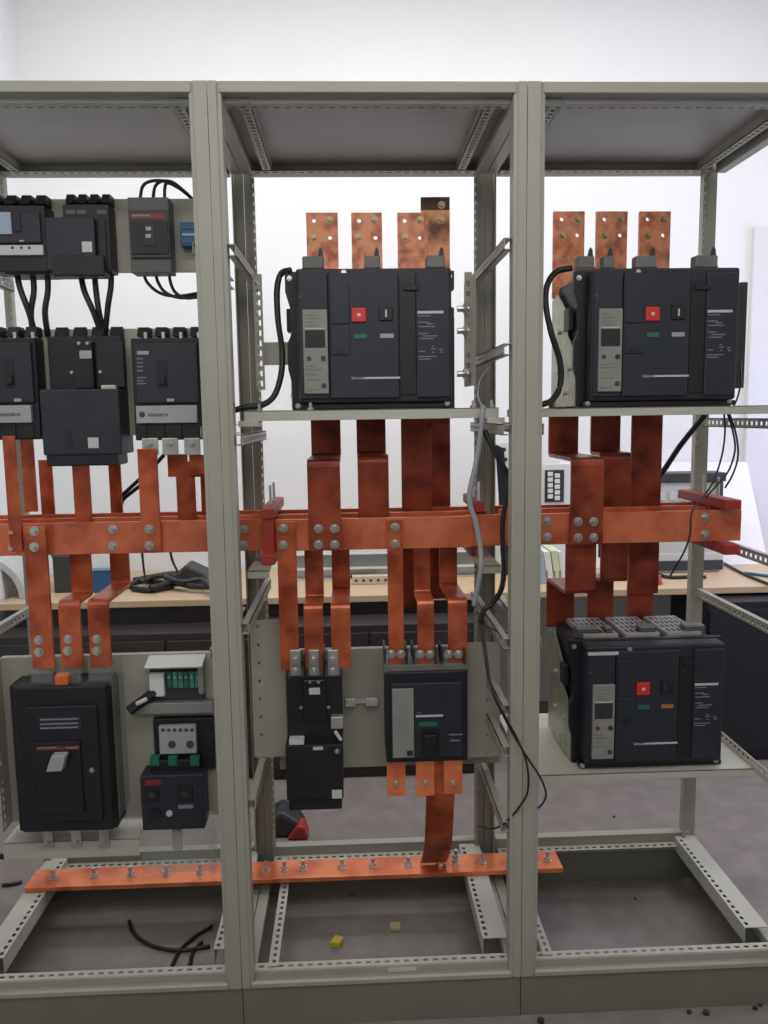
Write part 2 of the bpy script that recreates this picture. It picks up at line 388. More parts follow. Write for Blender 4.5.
for u0, u1, v0, v1, hx in ((252, 286, 620, 757, 259), (466, 500, 642, 757, 486)):
    b = B(u0, v0, u1, v1, .24)
    PM.part('perforated_flange', MB().perf((b[0], .24, b[4]), (0, 0, 1), (1, 0, 0), (0, 1, 0), b[5]-b[4], b[1]-b[0], .002, .05, .008, .006, (P(hx, 700, .24).x-b[0])), 'plate')
    PM.box('flange_side', (b[0], b[0]+.002, .242, .30, b[4], b[5]), 'plate', bevel=0)
b = B(345, 697, 378, 708, .285, .30); dr = Thing('din_rail', 'short metal rail clip between the two middle breakers', 'rail', (b[0], .285, b[4]))
dr.part('rail', MB().box(b[0], b[1], .292, .2995, (b[4]*2+b[5])/3, (b[4]+b[5]*2)/3), 'alu')
for x0, x1 in ((b[0], b[0]+.03), (b[1]-.034, b[1])): dr.box('clip', (x0, x1, .284, .294, b[4]+.004, b[5]-.004), 'alu')
# ------------------------------------------------------------------ air circuit breakers
def acb(X0, Zb, Yf, label, kind, w_=.422):
    h_ = .341
    T = Thing('air_circuit_breaker', label, 'circuit breaker', (X0+w_/2, Yf+.15, Zb), 'large air circuit breakers')
    X = lambda u: X0+(u-160)/403*w_
    Z = lambda v: Zb+(400-v)/332*h_
    bx = lambda u0, v0, u1, v1, y0, y1: (X(u0), X(u1), Yf+y0, Yf+y1, Z(v1), Z(v0))
    poly = [(160, 68), (563, 68), (563, 112), (556, 118), (556, 172), (563, 180), (563, 400), (170, 400), (170, 332), (162, 300), (162, 238), (172, 215), (170, 152), (160, 116)]
    fl = T.part('mounting_flange', MB().prism([(X(a), Z(b)) for a, b in poly], 'y', Yf+.06, Yf+.078), 'slate_dark', bevel=.0015)
    T.box('case', bx(178, 76, 548, 396, .078, .275), 'slate_dark', bevel=.003)
    for s, u in ((-1, 170), (1, 556)):
        a, b = sorted((X(u), X(u)+s*.003)); zz = [(Yf+.07, Z(396)), (Yf+.31, Z(396)), (Yf+.31, Z(105)), (Yf+.25, Z(95)), (Yf+.16, Z(150)), (Yf+.14, Z(215)), (Yf+.09, Z(250)), (Yf+.07, Z(262))]
        sp = T.part('side_plate', MB().prism(zz, 'x', a, b), 'galv_yellow', bevel=.0006)
        for yy, vv in ((.12, 300), (.22, 300), (.22, 200), (.16, 360)):
            T.part('rivet', MB().cyl((X(u)+s*.003, Yf+yy, Z(vv)), 'x', .006, s*.008, 8), 'bolt', sp)
        T.box('side_latch', (min(X(u), X(u)+s*.012), max(X(u), X(u)+s*.012), Yf+.10, Yf+.15, Z(205), Z(150)), 'black')
    cv = T.part('front_cover', MB().box(*bx(189, 70, 550, 384, .008, .06)), 'slate', bevel=.006)
    T.box('cover_panel', bx(193, 82, 262, 374, 0, .008), 'slate', bevel=.003)
    mid = T.box('cover_panel', bx(264, 82, 426, 374, -.002, .008), 'slate', bevel=.003)
    T.box('cover_panel', bx(466, 82, 545, 374, 0, .008), 'slate', bevel=.003)
    T.box('handle_pocket', bx(428, 104, 464, 366, .002, .0085), 'black', bevel=0)
    T.box('charging_handle', bx(438, 112, 474, 124, -.003, .006), 'black', bevel=.002)
    T.box('lower_lip', bx(180, 386, 556, 398, .02, .06), 'slate_dark', bevel=.002)
    for u, v in ((171, 84), (300, 80), (551, 82), (186, 390), (540, 388)):
        T.place('screw', BOLT['screw'], (X(u), Yf+(.06 if u in (171, 551) else .02 if v > 200 else .008), Z(v)))
    T.box('status_mark', bx(195, 132, 202, 138, -.001, .001), 'dull_red', bevel=0)
    tu = T.box('trip_unit', bx(203, 166, 260, 362, -.008, .002), 'tripgrey', bevel=.002, label='pale grey trip unit with small display')
    T.box('screen', bx(208, 214, 254, 254, -.0095, -.007), 'screen', tu, 0)
    T.box('screen_frame', bx(208, 209.5, 254, 212, -.0095, -.007), 'label_white', tu, 0)
    for u, v, r in ((216, 279, .005), (249, 279, .006), (249, 343, .006)): T.cyl('knob', (X(u), Yf-.008, Z(v)), 'y', r, -.003, 'text_dark' if u < 240 or v > 300 else 'charcoal', tu)
    tx = MB()
    for v in (178, 186, 194, 202): tx.box(*bx(210, v, 230+(v*7 % 23), v+2, -.0086, -.0078))
    for v in (296, 304, 316, 328, 352): tx.box(*bx(208, v, 226+(v*5 % 25), v+2, -.0086, -.0078))
    T.part('printing', tx, 'arcgrey', tu)['kind'] = 'stuff'
    fp = T.box('flap', bx(268, 106, 312, 200, -.005, 0), 'slate', bevel=.002)
    T.box('flap', bx(268, 203, 312, 272, -.005, 0), 'slate', bevel=.002)
    T.box('lock_slot', bx(281, 258, 300, 267, -.0065, -.004), 'black', bevel=0)
    rb = T.box('push_button', bx(316, 163, 350, 196, -.008, 0), 'red', bevel=.0025, label='red square stop button')
    T.box('button_mark', bx(329, 176, 337, 183, -.0086, -.007), 'label_white', rb, 0)
    kb = T.box('push_button', bx(379, 158, 412, 193, -.007, 0), 'black', bevel=.002, label='black square start button with white mark')
    if kind != 'low': T.box('button_mark', bx(394, 168, 398, 185, -.0077, -.006), 'label_white', kb, 0)
    else:
        T.box('button_mark', bx(386, 164, 392, 186, -.0077, -.006), 'charcoal', kb, 0)
    T.box('indicator_window', bx(321, 223, 351, 234, -.004, 0), 'green', bevel=0, label='green indicator window')
    T.box('indicator_window', bx(382, 223, 413, 233, -.004, 0), 'amber' if kind == 'low' else 'label_grey', bevel=0)
    T.box('name_line', bx(344, 324, 427, 328.5, -.0035, 0), 'label_white', bevel=0)
    T.text('name_text', 'Schneider', X(313), Yf-.003, Z(329), .0095, 'label_white')
    if kind == 'low': T.box('sticker', bx(190, 82, 268, 90, -.003, 0), 'label_white', bevel=0)
    pl_ = MB(); rr = random.Random(3)
    for v, a, b in ((181, 470, 500), (196, 470, 495), (200, 490, 505), (206, 472, 510), (222, 472, 492), (228, 480, 515), (234, 474, 506), (252, 502, 507), (258, 500, 512), (260, 520, 528), (264, 472, 486), (266, 503, 508), (266, 522, 530), (276, 470, 512), (282, 472, 500)):
        pl_.box(*bx(a, v, b, v+2.4, -.0008, .0006))
    T.part('rating_text', pl_, 'text_grey')['kind'] = 'stuff'
    T.box('rating_bar', bx(469, 171, 530, 177, -.001, .0005), 'label_white', bevel=0)
    # arc chutes and terminal shields on top
    for k in range(3):
        u0 = 205+k*112; ch = T.box('arc_chute', bx(u0, 62, u0+94, 78, .09, .27), 'grill', bevel=.003)
        g = MB()
        for i in range(6):
            for j in range(4):
                x = X(u0+9+i*14); y = Yf+.105+j*.04
                g.box(x, x+.007, y, y+.026, Z(62)-.0005, Z(62)+.0008)
        T.part('vent_slot', g, 'black', ch)['kind'] = 'stuff'
    for k, (u0, u1) in enumerate({'mid': ((200, 252), (350, 388), (500, 546)), 'top': ((178, 222), (244, 272), (326, 380), (478, 536)), 'low': ((189, 250), (268, 284), (360, 402), (480, 536))}[kind]):
        zt = 46 if kind == 'low' else 24
        ts = T.box('terminal_shield', bx(u0, zt, u1, 74, .10, .135), 'arcgrey', bevel=.004)
        g = MB()
        for j in range(3): g.box(X(u0)-.001, X(u1)+.001, Yf+.0985, Yf+.136, Z(54+j*6), Z(52+j*6))
        T.part('rib', g, 'charcoal', ts)['kind'] = 'stuff'
        if kind != 'low': T.part('lifting_hook', MB().prism([(X(u1-16), Z(30)), (X(u1-1), Z(30)), (X(u1-3), Z(8)), (X(u1-8), Z(1)), (X(u1-12), Z(9))], 'y', Yf+.11, Yf+.118), 'charcoal', ts)
    return T
acb(.1405, 1.538, .14, 'large black air circuit breaker in the middle cabinet above the copper busbars', 'mid')
acb(.866, 1.534, .14, 'large black air circuit breaker at the top of the right cabinet', 'top', .413)
acb(.868, .580, .14, 'large black air circuit breaker on the lower tray of the right cabinet', 'low', .411)
# ------------------------------------------------------------------ horizontal busbars
def hbar(label, x0, x1, Y, z0, z1, bolts=(), m='copper_bus', t=.01, name='busbar', group='main horizontal busbars'):
    T = Thing(name, label, 'busbar', ((x0+x1)/2, Y, z0), group)
    T.box('bar', (x0, x1, Y, Y+t, z0, z1), m, bevel=.0012)
    T.bolts(bolts)
    return T
ZT, ZL = 1.261, 1.179
def pxb(u, vs, Y): return [P(u, v, Y) for v in vs]
XJ0, XJ1 = P(232, 535, .21).x, P(276, 535, .2).x
YA, YB2, YC = .205, .30, .40
# left bay
hbar('front copper busbar of the left cabinet under the second breaker row', -.74, .075, YA, ZL+.001, ZT+.001,
     [P(13, 532, YA), P(13, 548, YA), P(113, 529, YA), P(113, 546, YA), P(244, 529, YA), P(244, 545, YA)])
hbar('middle copper busbar behind the front one in the left cabinet', -.74, .09, YB2, ZL+.001, ZT+.001)
hbar('rearmost copper busbar of the left cabinet', -.74, .09, YC, ZL+.001, ZT+.001)
# middle bay: front bar laps over both neighbours
hbar('front copper busbar of the middle cabinet lapped over its neighbours', .098, .607, YA-.011, ZL, ZT)
hbar('middle copper busbar behind the front one in the middle cabinet', .095, .66, YB2-.011, ZL+.002, ZT+.002)
hbar('rearmost copper busbar of the middle cabinet', .095, .66, YC-.011, ZL+.002, ZT+.002)
# right bay
xr = P(741, 530, YA).x
hbar('front copper busbar of the right cabinet ending at a red insulator', .590, xr, YA, ZL+.001, ZT+.001,
     [P(547, 521, YA), P(547, 537, YA), P(705, 517, YA), P(705, 534, YA)])
hbar('middle copper busbar behind the front one in the right cabinet', .70, xr+.01, YB2+.018, ZL+.001, ZT+.001)
hbar('rearmost copper busbar of the right cabinet', .70, xr+.02, YC, ZL+.001, ZT+.001)
# red insulator supports
def insul(x, label, wid=.028, top_back=.47, yf=.165, ys=(.172, .262, .36)):
    T = Thing('busbar_insulator', label, 'insulator', (x, .3, 1.13), 'red busbar insulators')
    T.box('clamp', (x-wid/2, x+wid/2, yf, top_back, ZT+.006, ZT+.032), 'insulator', bevel=.003)
    T.box('clamp', (x-wid/2, x+wid/2, yf, top_back, ZL-.030, ZL-.003), 'insulator', bevel=.003)
    for y in ys: T.box('spacer', (x-wid/2+.002, x+wid/2-.002, y, y+.02, ZL-.004, ZT+.008), 'insulator', bevel=.002)
    for y in (.255, .35):
        T.part('threaded_rod', MB().cyl((x, y, ZT+.034), 'z', .004, .05, 8), 'bolt')
    return T
insul(.082, 'red busbar insulator block at the left of the middle cabinet', .034)
insul(.632, 'red busbar insulator block at the right of the middle cabinet', .022, yf=.216, ys=(.262, .36))
insul(P(732, 530, .17).x, 'red busbar insulator clamp at the far right bar ends', .042, ys=(.262, .36))
# ------------------------------------------------------------------ vertical connection bars
def vbar(label, u0, u1, vref, Yref, path, m='copper', bolts=(), kind='hex', group=None, t=.010, name='connection_bar'):
    x0, x1 = P(u0, vref, Yref).x, P(u1, vref, Yref).x
    zs = [p[1] for p in path]; T = Thing(name, label, 'busbar', ((x0+x1)/2, path[-1][0], min(zs)), group)
    T.part('bar', bent(path, x0, x1, t), m, bevel=.0008)
    T.bolts(bolts, kind)
    return T
def holes_bar(label, u0, u1, v0, Y, z1, m, bl, hl, group):
    """upright bar end with real punched holes"""
    x0, x1 = P(u0, v0+20, Y).x, P(u1, v0+20, Y).x; zt = P((u0+u1)/2, v0, Y).z
    cu = bpy.data.curves.new('bar', 'CURVE'); cu.dimensions = '2D'; cu.fill_mode = 'BOTH'; cu.extrude = .005
    def spl(pts):
        s = cu.splines.new('POLY'); s.points.add(len(pts)-1); s.use_cyclic_u = True
        for i, p in enumerate(pts): s.points[i].co = (p[0], p[1], 0, 1)
    T = Thing('riser_bar', label, 'busbar', ((x0+x1)/2, Y, z1), group)
    o = T.loc
    spl([(x0-o.x, z1-o.z), (x1-o.x, z1-o.z), (x1-o.x, zt-o.z), (x0-o.x, zt-o.z)])
    for u, v in hl:
        p = P(u, v, Y); spl([(p.x-o.x+.006*math.cos(k*math.pi/5), p.z-o.z+.006*math.sin(-k*math.pi/5)) for k in range(10)])
    t = bpy.data.objects.new('bar', cu); me = bpy.data.meshes.new_from_object(t); bpy.data.objects.remove(t)
    me.transform(Matrix.Rotation(math.pi/2, 4, 'X')); me.materials.clear()
    T.part('bar', me, m)
    T.bolts([P(u, v, Y-.005) for u, v in bl], 'brass')
    return T
YR = .43
g1 = 'copper riser bars above the air breakers'
holes_bar('upright copper bar end above the middle breaker, leftmost of its row', 306.5, 338, 213, YR, 1.84, 'copper_bright', [(330, 220), (314, 237.5)], [(314, 221), (330, 238)], g1)
holes_bar('upright copper bar end above the middle breaker, second from its left', 351.5, 382, 213, YR, 1.84, 'copper_bright', [(374.5, 220), (358, 237.5)], [(359, 221), (375.5, 238)], g1)
holes_bar('upright copper bar end above the middle breaker, beside the tall tarnished one', 397.5, 428, 213, YR, 1.84, 'copper_bright', [(420, 220), (405, 237.5)], [(404.5, 221), (420, 238)], g1)
tb_ = holes_bar('tall blackened copper bar end, highest above the middle breaker', 421, 449.5, 197.5, YR+.04, 1.85, 'copper_tarnish', [(441.5, 205), (441.5, 220)], [], g1)
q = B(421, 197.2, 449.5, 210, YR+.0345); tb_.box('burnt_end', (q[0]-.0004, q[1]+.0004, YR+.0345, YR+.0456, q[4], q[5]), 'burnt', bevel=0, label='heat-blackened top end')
for i, (u, lb) in enumerate(((553, 'leftmost'), (595.7, 'middle one'), (638.7, 'rightmost'))):
    holes_bar('upright copper bar end above the right cabinet top breaker, %s of three' % lb, u, u+31, 211.8, YR, 1.84, 'copper_bright', [(u+25, 219.5), (u+9.5, 235.5)], [(u+8.5, 219.5), (u+24, 235.5)], g1)
YV = .43
def zat(u, v, Y): return P(u, v, Y).z
g2 = 'copper drop bars from the air breakers to the busbars'
zst = zat(325, 459, .30)
vbar('cranked copper bar from the middle breaker to the front busbar', 311, 340.5, 430, YV, [(YV, 1.56), (YV, zst), (YA-.022, zst), (YA-.022, ZL+.002)], 'copper_dark',
     [P(u, v, YA-.028) for u in (318.5, 334.5) for v in (528.5, 544.5)], group=g2)
vbar('cranked copper bar from the middle breaker to the second busbar', 356.5, 385.5, 430, YV, [(YV, 1.56), (YV, zst+.004), (YB2-.022, zst+.004), (YB2-.022, ZL+.02)], 'copper_dark', group=g2)
vbar('straight dark copper bar under the middle breaker to the rear busbar', 400, 430, 430, YV, [(YV-.045, 1.56), (YV-.045, .98)], 'copper_dark', group=g2)
vbar('straight copper bar behind, right edge of the middle breaker drop bars', 428, 449.5, 430, YV+.05, [(YV+.04, 1.70), (YV+.04, .98)], 'copper_dark', group=g2)
zs2 = zat(585, 457, .30)
vbar('cranked copper bar from the right upper breaker to the front busbar', 548.6, 578, 430, YV, [(YV, 1.56), (YV, zs2), (YA-.012, zs2), (YA-.012, ZL+.002)], 'copper_dark',
     [P(u, v, YA-.018) for u in (578, 593.5) for v in (521.5, 537.5)], group=g2)
vbar('cranked copper bar from the right upper breaker to the second busbar', 590.6, 620, 430, YV, [(YV, 1.56), (YV, zs2+.004), (.336, zs2+.004), (.336, ZL-.06)], 'copper_dark', group=g2)
vbar('straight copper bar from the right upper breaker to the rear busbar', 631.6, 662, 430, YV-.04, [(YV-.04, 1.56), (YV-.04, 1.0)], 'copper_dark', group=g2)
# below the busbars, right bay: down to the lower air breaker
zs3 = zat(580, 590, .25)
g3 = 'copper bars feeding the lower right air breaker'
vbar('cranked copper bar from the front busbar down to the lower right breaker', 565, 595, 570, YA+.02, [(YA+.016, ZL+.02), (YA+.016, zs3), (.42, zs3-.004), (.42, .90)], 'copper_dark', group=g3)
vbar('cranked copper bar from the second busbar down to the lower right breaker', 601, 628, 570, YB2+.01, [(YB2+.016, ZL+.02), (YB2+.016, zs3+.01), (.43, zs3+.004), (.43, .90)], 'copper_dark', group=g3)
vbar('straight copper bar from the rear busbar down to the lower right breaker', 627, 653, 575, .43, [(.425, ZL+.02), (.425, .90)], 'copper_dark', group=g3)
# middle bay: busbars down to the two moulded case breakers
g4 = 'copper bars down to the middle cabinet breakers'
YF = YA-.022
zc = zat(315, 601, .24)
zend = zat(300, 668, .19)
def down(label, u0, u1, Yb, zstep, ze, bolts=(), m='copper', Yfront=YF, vref=575, group=g4):
    if Yb is None: path = [(Yfront, ZT-.004), (Yfront, ze)]; Yr = Yfront
    else: path = [(Yb, ZL+.06), (Yb, zstep), (Yfront, zstep), (Yfront, ze)]; Yr = Yb
    return vbar(label, u0, u1, vref, Yr, path, m, bolts, group=group)
down('straight copper bar from the front busbar to the narrow three-pole breaker', 278, 297, None, 0, zend, [P(283.5, 528, YF-.006), P(283.5, 545, YF-.006)])
down('cranked copper bar to the middle pole of the narrow three-pole breaker', 305, 323.5, YB2-.022, zc, zend)
down('cranked copper bar to the right pole of the narrow three-pole breaker', 332, 350, YC-.022, zc, zend)
down('straight copper bar from the front busbar to the grey-panelled breaker', 387.5, 403, None, 0, zend-.005, [P(395, 527, YF-.006), P(395, 543.5, YF-.006)])
down('cranked copper bar to the middle pole of the grey-panelled breaker', 414, 430, YB2-.022, zc+.006, zend-.005)
down('cranked copper bar to the right pole of the grey-panelled breaker', 439.5, 457, YC-.022, zc+.006, zend-.005)
# left bay: busbars down to the big black breaker
g5 = 'copper bars down to the big black breaker'
zl = zat(90, 599, .22); ze2 = zat(60, 668, .18)
down('straight wide copper bar from the front busbar to the big black breaker', 28, 50, None, 0, ze2, [P(34.5, 531, YF-.006), P(34.5, 547, YF-.006), P(39, 640, YF-.006), P(39, 652, YF-.006)], vref=590, group=g5)
down('cranked copper bar to the middle pole of the big black breaker', 71.5, 92, YB2-.012, zl, ze2, [P(68.5, 639, YF-.006), P(68, 651, YF-.006)], group=g5)
down('cranked copper bar to the right pole of the big black breaker', 111, 130, YC-.012, zl, ze2, [P(97, 639, YF-.006), P(97, 651, YF-.006)], group=g5)
# left bay: second-row breakers down to the busbars
g6 = 'copper bars below the second breaker row'
def up(label, u0, u1, v0, v1, Y, bolts=(), m='copper', extra=None):
    x0, x1 = P(u0, (v0+v1)/2, Y).x, P(u1, (v0+v1)/2, Y).x; zt, zb = zat(u0, v0, Y), zat(u0, v1, Y)
    T = Thing('connection_bar', label, 'busbar', ((x0+x1)/2, Y, zb), g6); T.box('bar', (x0, x1, Y, Y+.008, zb, zt), m)
    T.bolts(bolts); return T
up('narrow copper bar at the left edge below the second breaker row', 6, 18.6, 436, 552, YA-.012, [])
up('short stepped copper bar second from the left edge below the breakers', 22, 35, 436, 512, YB2+.03)
up('narrow copper bar emerging left below the tall black add-on module', 40.6, 54, 460, 545, YC+.012)
up('wider copper bar below the middle of the tall black add-on module', 74, 91, 455, 552, YB2-.012, [P(85, 530, YB2-.1), P(85, 546, YB2-.1)] and [])
up('narrow copper bar at the right below the tall black add-on module', 110, 122, 455, 545, YC+.012)
t_ = up('bright bolted copper bar below the left pole of the labelled breaker', 139.5, 159, 449, 552, YA-.012, [P(149.5, 529, YA-.012), P(149.5, 545.5, YA-.012)])
q1 = B(164, 455, 184.5, 478, .25, .258); q2 = B(174, 478, 193, 545, .25, .258)
T = Thing('connection_bar', 'offset copper bar below the middle pole of the labelled breaker', 'busbar', (q2[0], .25, q2[4]), g6)
T.part('bar', MB().prism([(q1[0], q1[4]), (q2[0], q1[4]), (q2[0], q2[4]), (q2[1], q2[4]), (q2[1], q1[5]-.02), (q1[1], q1[5]-.02), (q1[1], q1[5]), (q1[0], q1[5])], 'y', .29, .298), 'copper', bevel=.0008)
q1 = B(189, 455, 206, 478, .25, .258)
T = Thing('connection_bar', 'short copper tab below the right pole of the labelled breaker beside the post', 'busbar', (q1[0], .25, q1[4]), g6)
T.part('bar', bent([(.26, q1[5]), (.26, q1[4]+.005), (.40, q1[4]+.005), (.40, ZL+.02)], q1[0], q1[1], .008), 'copper')
# ------------------------------------------------------------------ earth bar at the bottom
zE = .160
e0, e1 = PZ(21, 893, zE), PZ(255, 881, zE); e2 = PZ(559, 877, zE)
T = Thing('earth_bar', 'long bright copper earth bar lying low across the left and middle cabinets', 'busbar', (.1, .385, zE))
T.box('bar', (e0.x+.01, .905, .365, .460, zE+.001, zE+.015), 'copper_earth', bevel=.0015)
for u, v in ((54, 872), (93, 873), (130, 871), (165, 872), (198, 873), (266, 866), (284, 867), (303, 865), (342, 866), (373, 864), (409, 865), (441, 862), (456, 861), (484, 862), (549, 858)):
    p = PZ(u, v+6, zE+.015); T.place('bolt', BOLT['up'], (p.x, .41, zE+.015))
# flexible link from the middle breaker to the earth bar
x0, x1 = P(424, 800, .2).x, P(450, 800, .2).x
T = Thing('copper_link', 'wide copper strip curving from the grey-panelled breaker down to the earth bar', 'busbar', ((x0+x1)/2, .4, zE))
zz0 = zat(436, 764, .2); T.part('bar', bent([(.19, zz0+.03), (.20, zz0-.10), (.26, zz0-.26), (.36, zE+.06), (.415, zE+.0225)], x0+.006, x1+.012, .010, .04), 'copper')
T.bolts([])
for u in (441, 455): T.place('bolt', BOLT['up'], (P(u, 858, .42).x, .402, zE+.036))
# ------------------------------------------------------------------ moulded case breakers
def poles(T, b, n, m, hgt=.012, name='terminal_cover', gap=.35):
    """row of n raised terminal covers along the top of the front"""
    x0, x1, y0, y1, z0, z1 = b; p = (x1-x0)/n
    for i in range(n):
        T.part(name, MB().prism([(y0+.004, z1-.012), (y1, z1-.012), (y1, z1+hgt), (y0+.02, z1+hgt)], 'x', x0+p*(i+gap/2), x0+p*(i+1-gap/2)), m, bevel=.001)
gB = 'moulded case circuit breakers'
# top row, left: breaker with white strip
b = B(-14, 205, 46, 272, .20, .269); T = Thing('circuit_breaker', 'small black breaker with long white label strip at the top left edge', 'circuit breaker', ((b[0]+b[1])/2, .269, b[4]), gB)
T.box('case', b, 'slate_dark', bevel=.003); poles(T, B(-14, 198, 46, 206, .21, .265), 4, 'black')
f = T.box('front_cover', B(-10, 212, 40, 243, .192, .202), 'slate', bevel=.003)
T.box('window', B(-10, 212, 11, 234, .188, .193), 'bluegrey', bevel=0, label='pale blue clear window'); T.box('handle_slot', B(13, 212, 20, 231, .189, .193), 'black', bevel=0)
T.box('label_strip', B(-14, 245, 43, 255, .193, .202), 'label_white', bevel=.001)
for u in (11, 20, 28): T.box('print', B(u, 246.5, u+2.5, 249, .1922, .1935), 'text_dark', bevel=0)
T.box('tab', B(19, 240, 24, 241.5, .1905, .1925), 'label_grey', bevel=0)
T.box('lower_cover', B(4, 257, 50, 274, .21, .30), 'black', bevel=.003)
# top row, second
b = B(48, 206, 96, 272, .195, .269); T = Thing('circuit_breaker', 'small plain black breaker with a white square sticker in the top row', 'circuit breaker', ((b[0]+b[1])/2, .269, b[4]), gB)
T.box('case', B(64, 204, 110, 272, .21, .269), 'slate_dark', bevel=.003); poles(T, B(62, 197, 110, 206, .21, .265), 4, 'black')
T.box('front_module', B(46, 217, 95, 270, .19, .22), 'slate', bevel=.003); T.box('lower_cover', B(52, 255, 104, 276, .188, .24), 'slate_dark', bevel=.004)
T.box('sticker', B(82, 241.5, 92, 252, .1885, .1905), 'label_white', bevel=0)
for u in (66, 77, 97): T.box('terminal_mark', B(u, 210, u+9, 214, .2085, .2105), 'greybox', bevel=0)
T.box('side_strip', B(98, 218, 106, 268, .205, .22), 'black', bevel=.001)
# top row, third: grey breaker with red strip
b = B(129, 197, 170, 273, .215, .269); T = Thing('circuit_breaker', 'dark grey breaker with a red stripe on the top mounting plate', 'circuit breaker', ((b[0]+b[1])/2, .269, b[4]), gB)
T.box('case', b, 'greybox', bevel=.003); T.box('front_cover', B(130, 210, 170, 258, .208, .22), 'charcoal', bevel=.002)
T.box('panel', B(131.5, 221, 168, 254, .205, .21), 'black', bevel=.001)
st = T.box('stripe', B(131, 213.5, 165, 219, .2065, .2095), 'dull_red', bevel=0, label='dark red printed stripe'); T.box('print', B(132, 214.5, 150, 216.5, .206, .207), 'text_grey', st, 0)
hs = T.box('handle_slot', B(143, 223, 154, 246, .203, .206), 'black_gloss', bevel=.001)
for v in (226.5, 234): T.box('handle', B(145.5, v, 151, v+4, .199, .204), 'label_grey', hs, .001)
# blue terminal block
b = B(180, 222, 199, 246, .235, .269); T = Thing('terminal_block', 'small blue terminal block beside the striped breaker', 'terminal block', ((b[0]+b[1])/2, .269, b[4]))
T.box('body', b, 'blue', bevel=.002)
for i in range(3):
    T.box('slot', B(182, 226+i*7, 198, 229+i*7, .232, .237), 'blue' if i != 1 else 'bluegrey', bevel=.0005)
# second row: left
def nsx(u0, u1, label, hx, logo):
    b = B(u0, 338, u1, 440, .21, .269); T = Thing('circuit_breaker', label, 'circuit breaker', ((b[0]+b[1])/2, .269, b[4]), gB)
    T.box('case', b, 'slate_dark', bevel=.003); poles(T, B(u0, 331, u1, 340, .215, .265), 4, 'black')
    T.box('front_cover', B(u0+2, 343, u1-6, 403, .20, .215), 'slate', bevel=.003)
    T.box('handle_slot', B(hx, 359, hx+11, 388, .1985, .2015), 'black', bevel=.001); T.box('handle', B(hx+2, 375, hx+9, 384, .19, .20), 'slate_dark', bevel=.002)
    T.box('tab', B(hx+11, 398.5, hx+18, 401.5, .1975, .2005), 'label_grey', bevel=0)
    lp = T.box('label_strip', B(u0+3, 405.5, u1-7, 423, .198, .213), 'label_grey', bevel=.0015, label='pale grey label strip')
    if logo:
        c = P(u0+9, 414.5, .198); T.part('logo', MB().cyl(c, 'y', .0075, -.0008, 18), 'text_dark', lp)
    c = P(u0+15, 416.5, .1972); T.text('print', 'NSX630 N', c.x if logo else P(max(u0+15, 0), 416, .197).x, .1972, c.z, .011, 'text_dark', lp)
    T.box('sticker', B(u0+4, 351, u0+15.5, 354.5, .1985, .2005), 'label_grey', bevel=0)
    g = MB()
    for v in (358, 362, 366, 370, 377, 380, 383): g.box(*B(u0+4, v, u0+10+(v*3 % 6), v+1.2, .199, .2005))
    T.part('printing', g, 'text_grey')['kind'] = 'stuff'
    p = (u1-u0)/4
    for i in range(4): T.box('terminal', B(u0+p*(i+.25), 426, u0+p*(i+.75), 438, .206, .212), 'black', bevel=.001)
    for i in range(4): T.box('terminal', B(u0+p*(i+.6), 332, u0+p*(i+.78), 341, .212, .24), 'galv', bevel=.001)
    return T
nsx(-34, 38, 'black breaker with pale label strip at the left edge of the second row', 3, False)
T = nsx(133, 204, 'black breaker with logo label strip beside the post in the second row', 156, True)
for u0 in (142, 162, 184):  # silver terminal lugs with clear shields below it
    b = B(u0, 438, u0+16, 455, .205, .213); T.box('terminal_lug', b, 'galv', bevel=.002)
    T.place('bolt', BOLT['small'], P(u0+8, 444, .205))
# second row: contactor-like breaker with a tall add-on
b = B(50, 336, 124, 440, .235, .269); T = Thing('circuit_breaker', 'tall black breaker with hanging add-on module, middle of the second row', 'circuit breaker', ((b[0]+b[1])/2, .269, b[4]), gB)
T.box('case', b, 'slate_dark', bevel=.003); poles(T, B(50, 331, 124, 340, .235, .265), 4, 'black')
T.box('upper_module', B(73, 341, 93, 389, .215, .24), 'black_gloss', bevel=.003)
T.box('add_on_module', B(41, 389, 120, 455, .185, .30), 'slate', bevel=.004); T.box('add_on_foot', B(46, 450, 118, 466, .19, .28), 'slate_dark', bevel=.004)
T.box('groove', B(65, 431, 72, 447, .184, .187), 'black', bevel=0)
T.box('sticker', B(88, 437.5, 98.5, 448, .1835, .1855), 'label_white', bevel=0); T.box('sticker', B(79.5, 350.5, 91.5, 358.5, .2135, .2155), 'label_grey', bevel=0)
for u, v in ((79, 343.5), (87.5, 343.5), (72, 372.5), (100.5, 372)): T.place('screw', BOLT['tiny'], P(u, v, .213))
T.box('metal_clip', B(101, 385, 116, 392, .19, .215), 'galv', bevel=.002)
T.box('side_block', B(96, 341, 124, 388, .222, .24), 'black', bevel=.003)
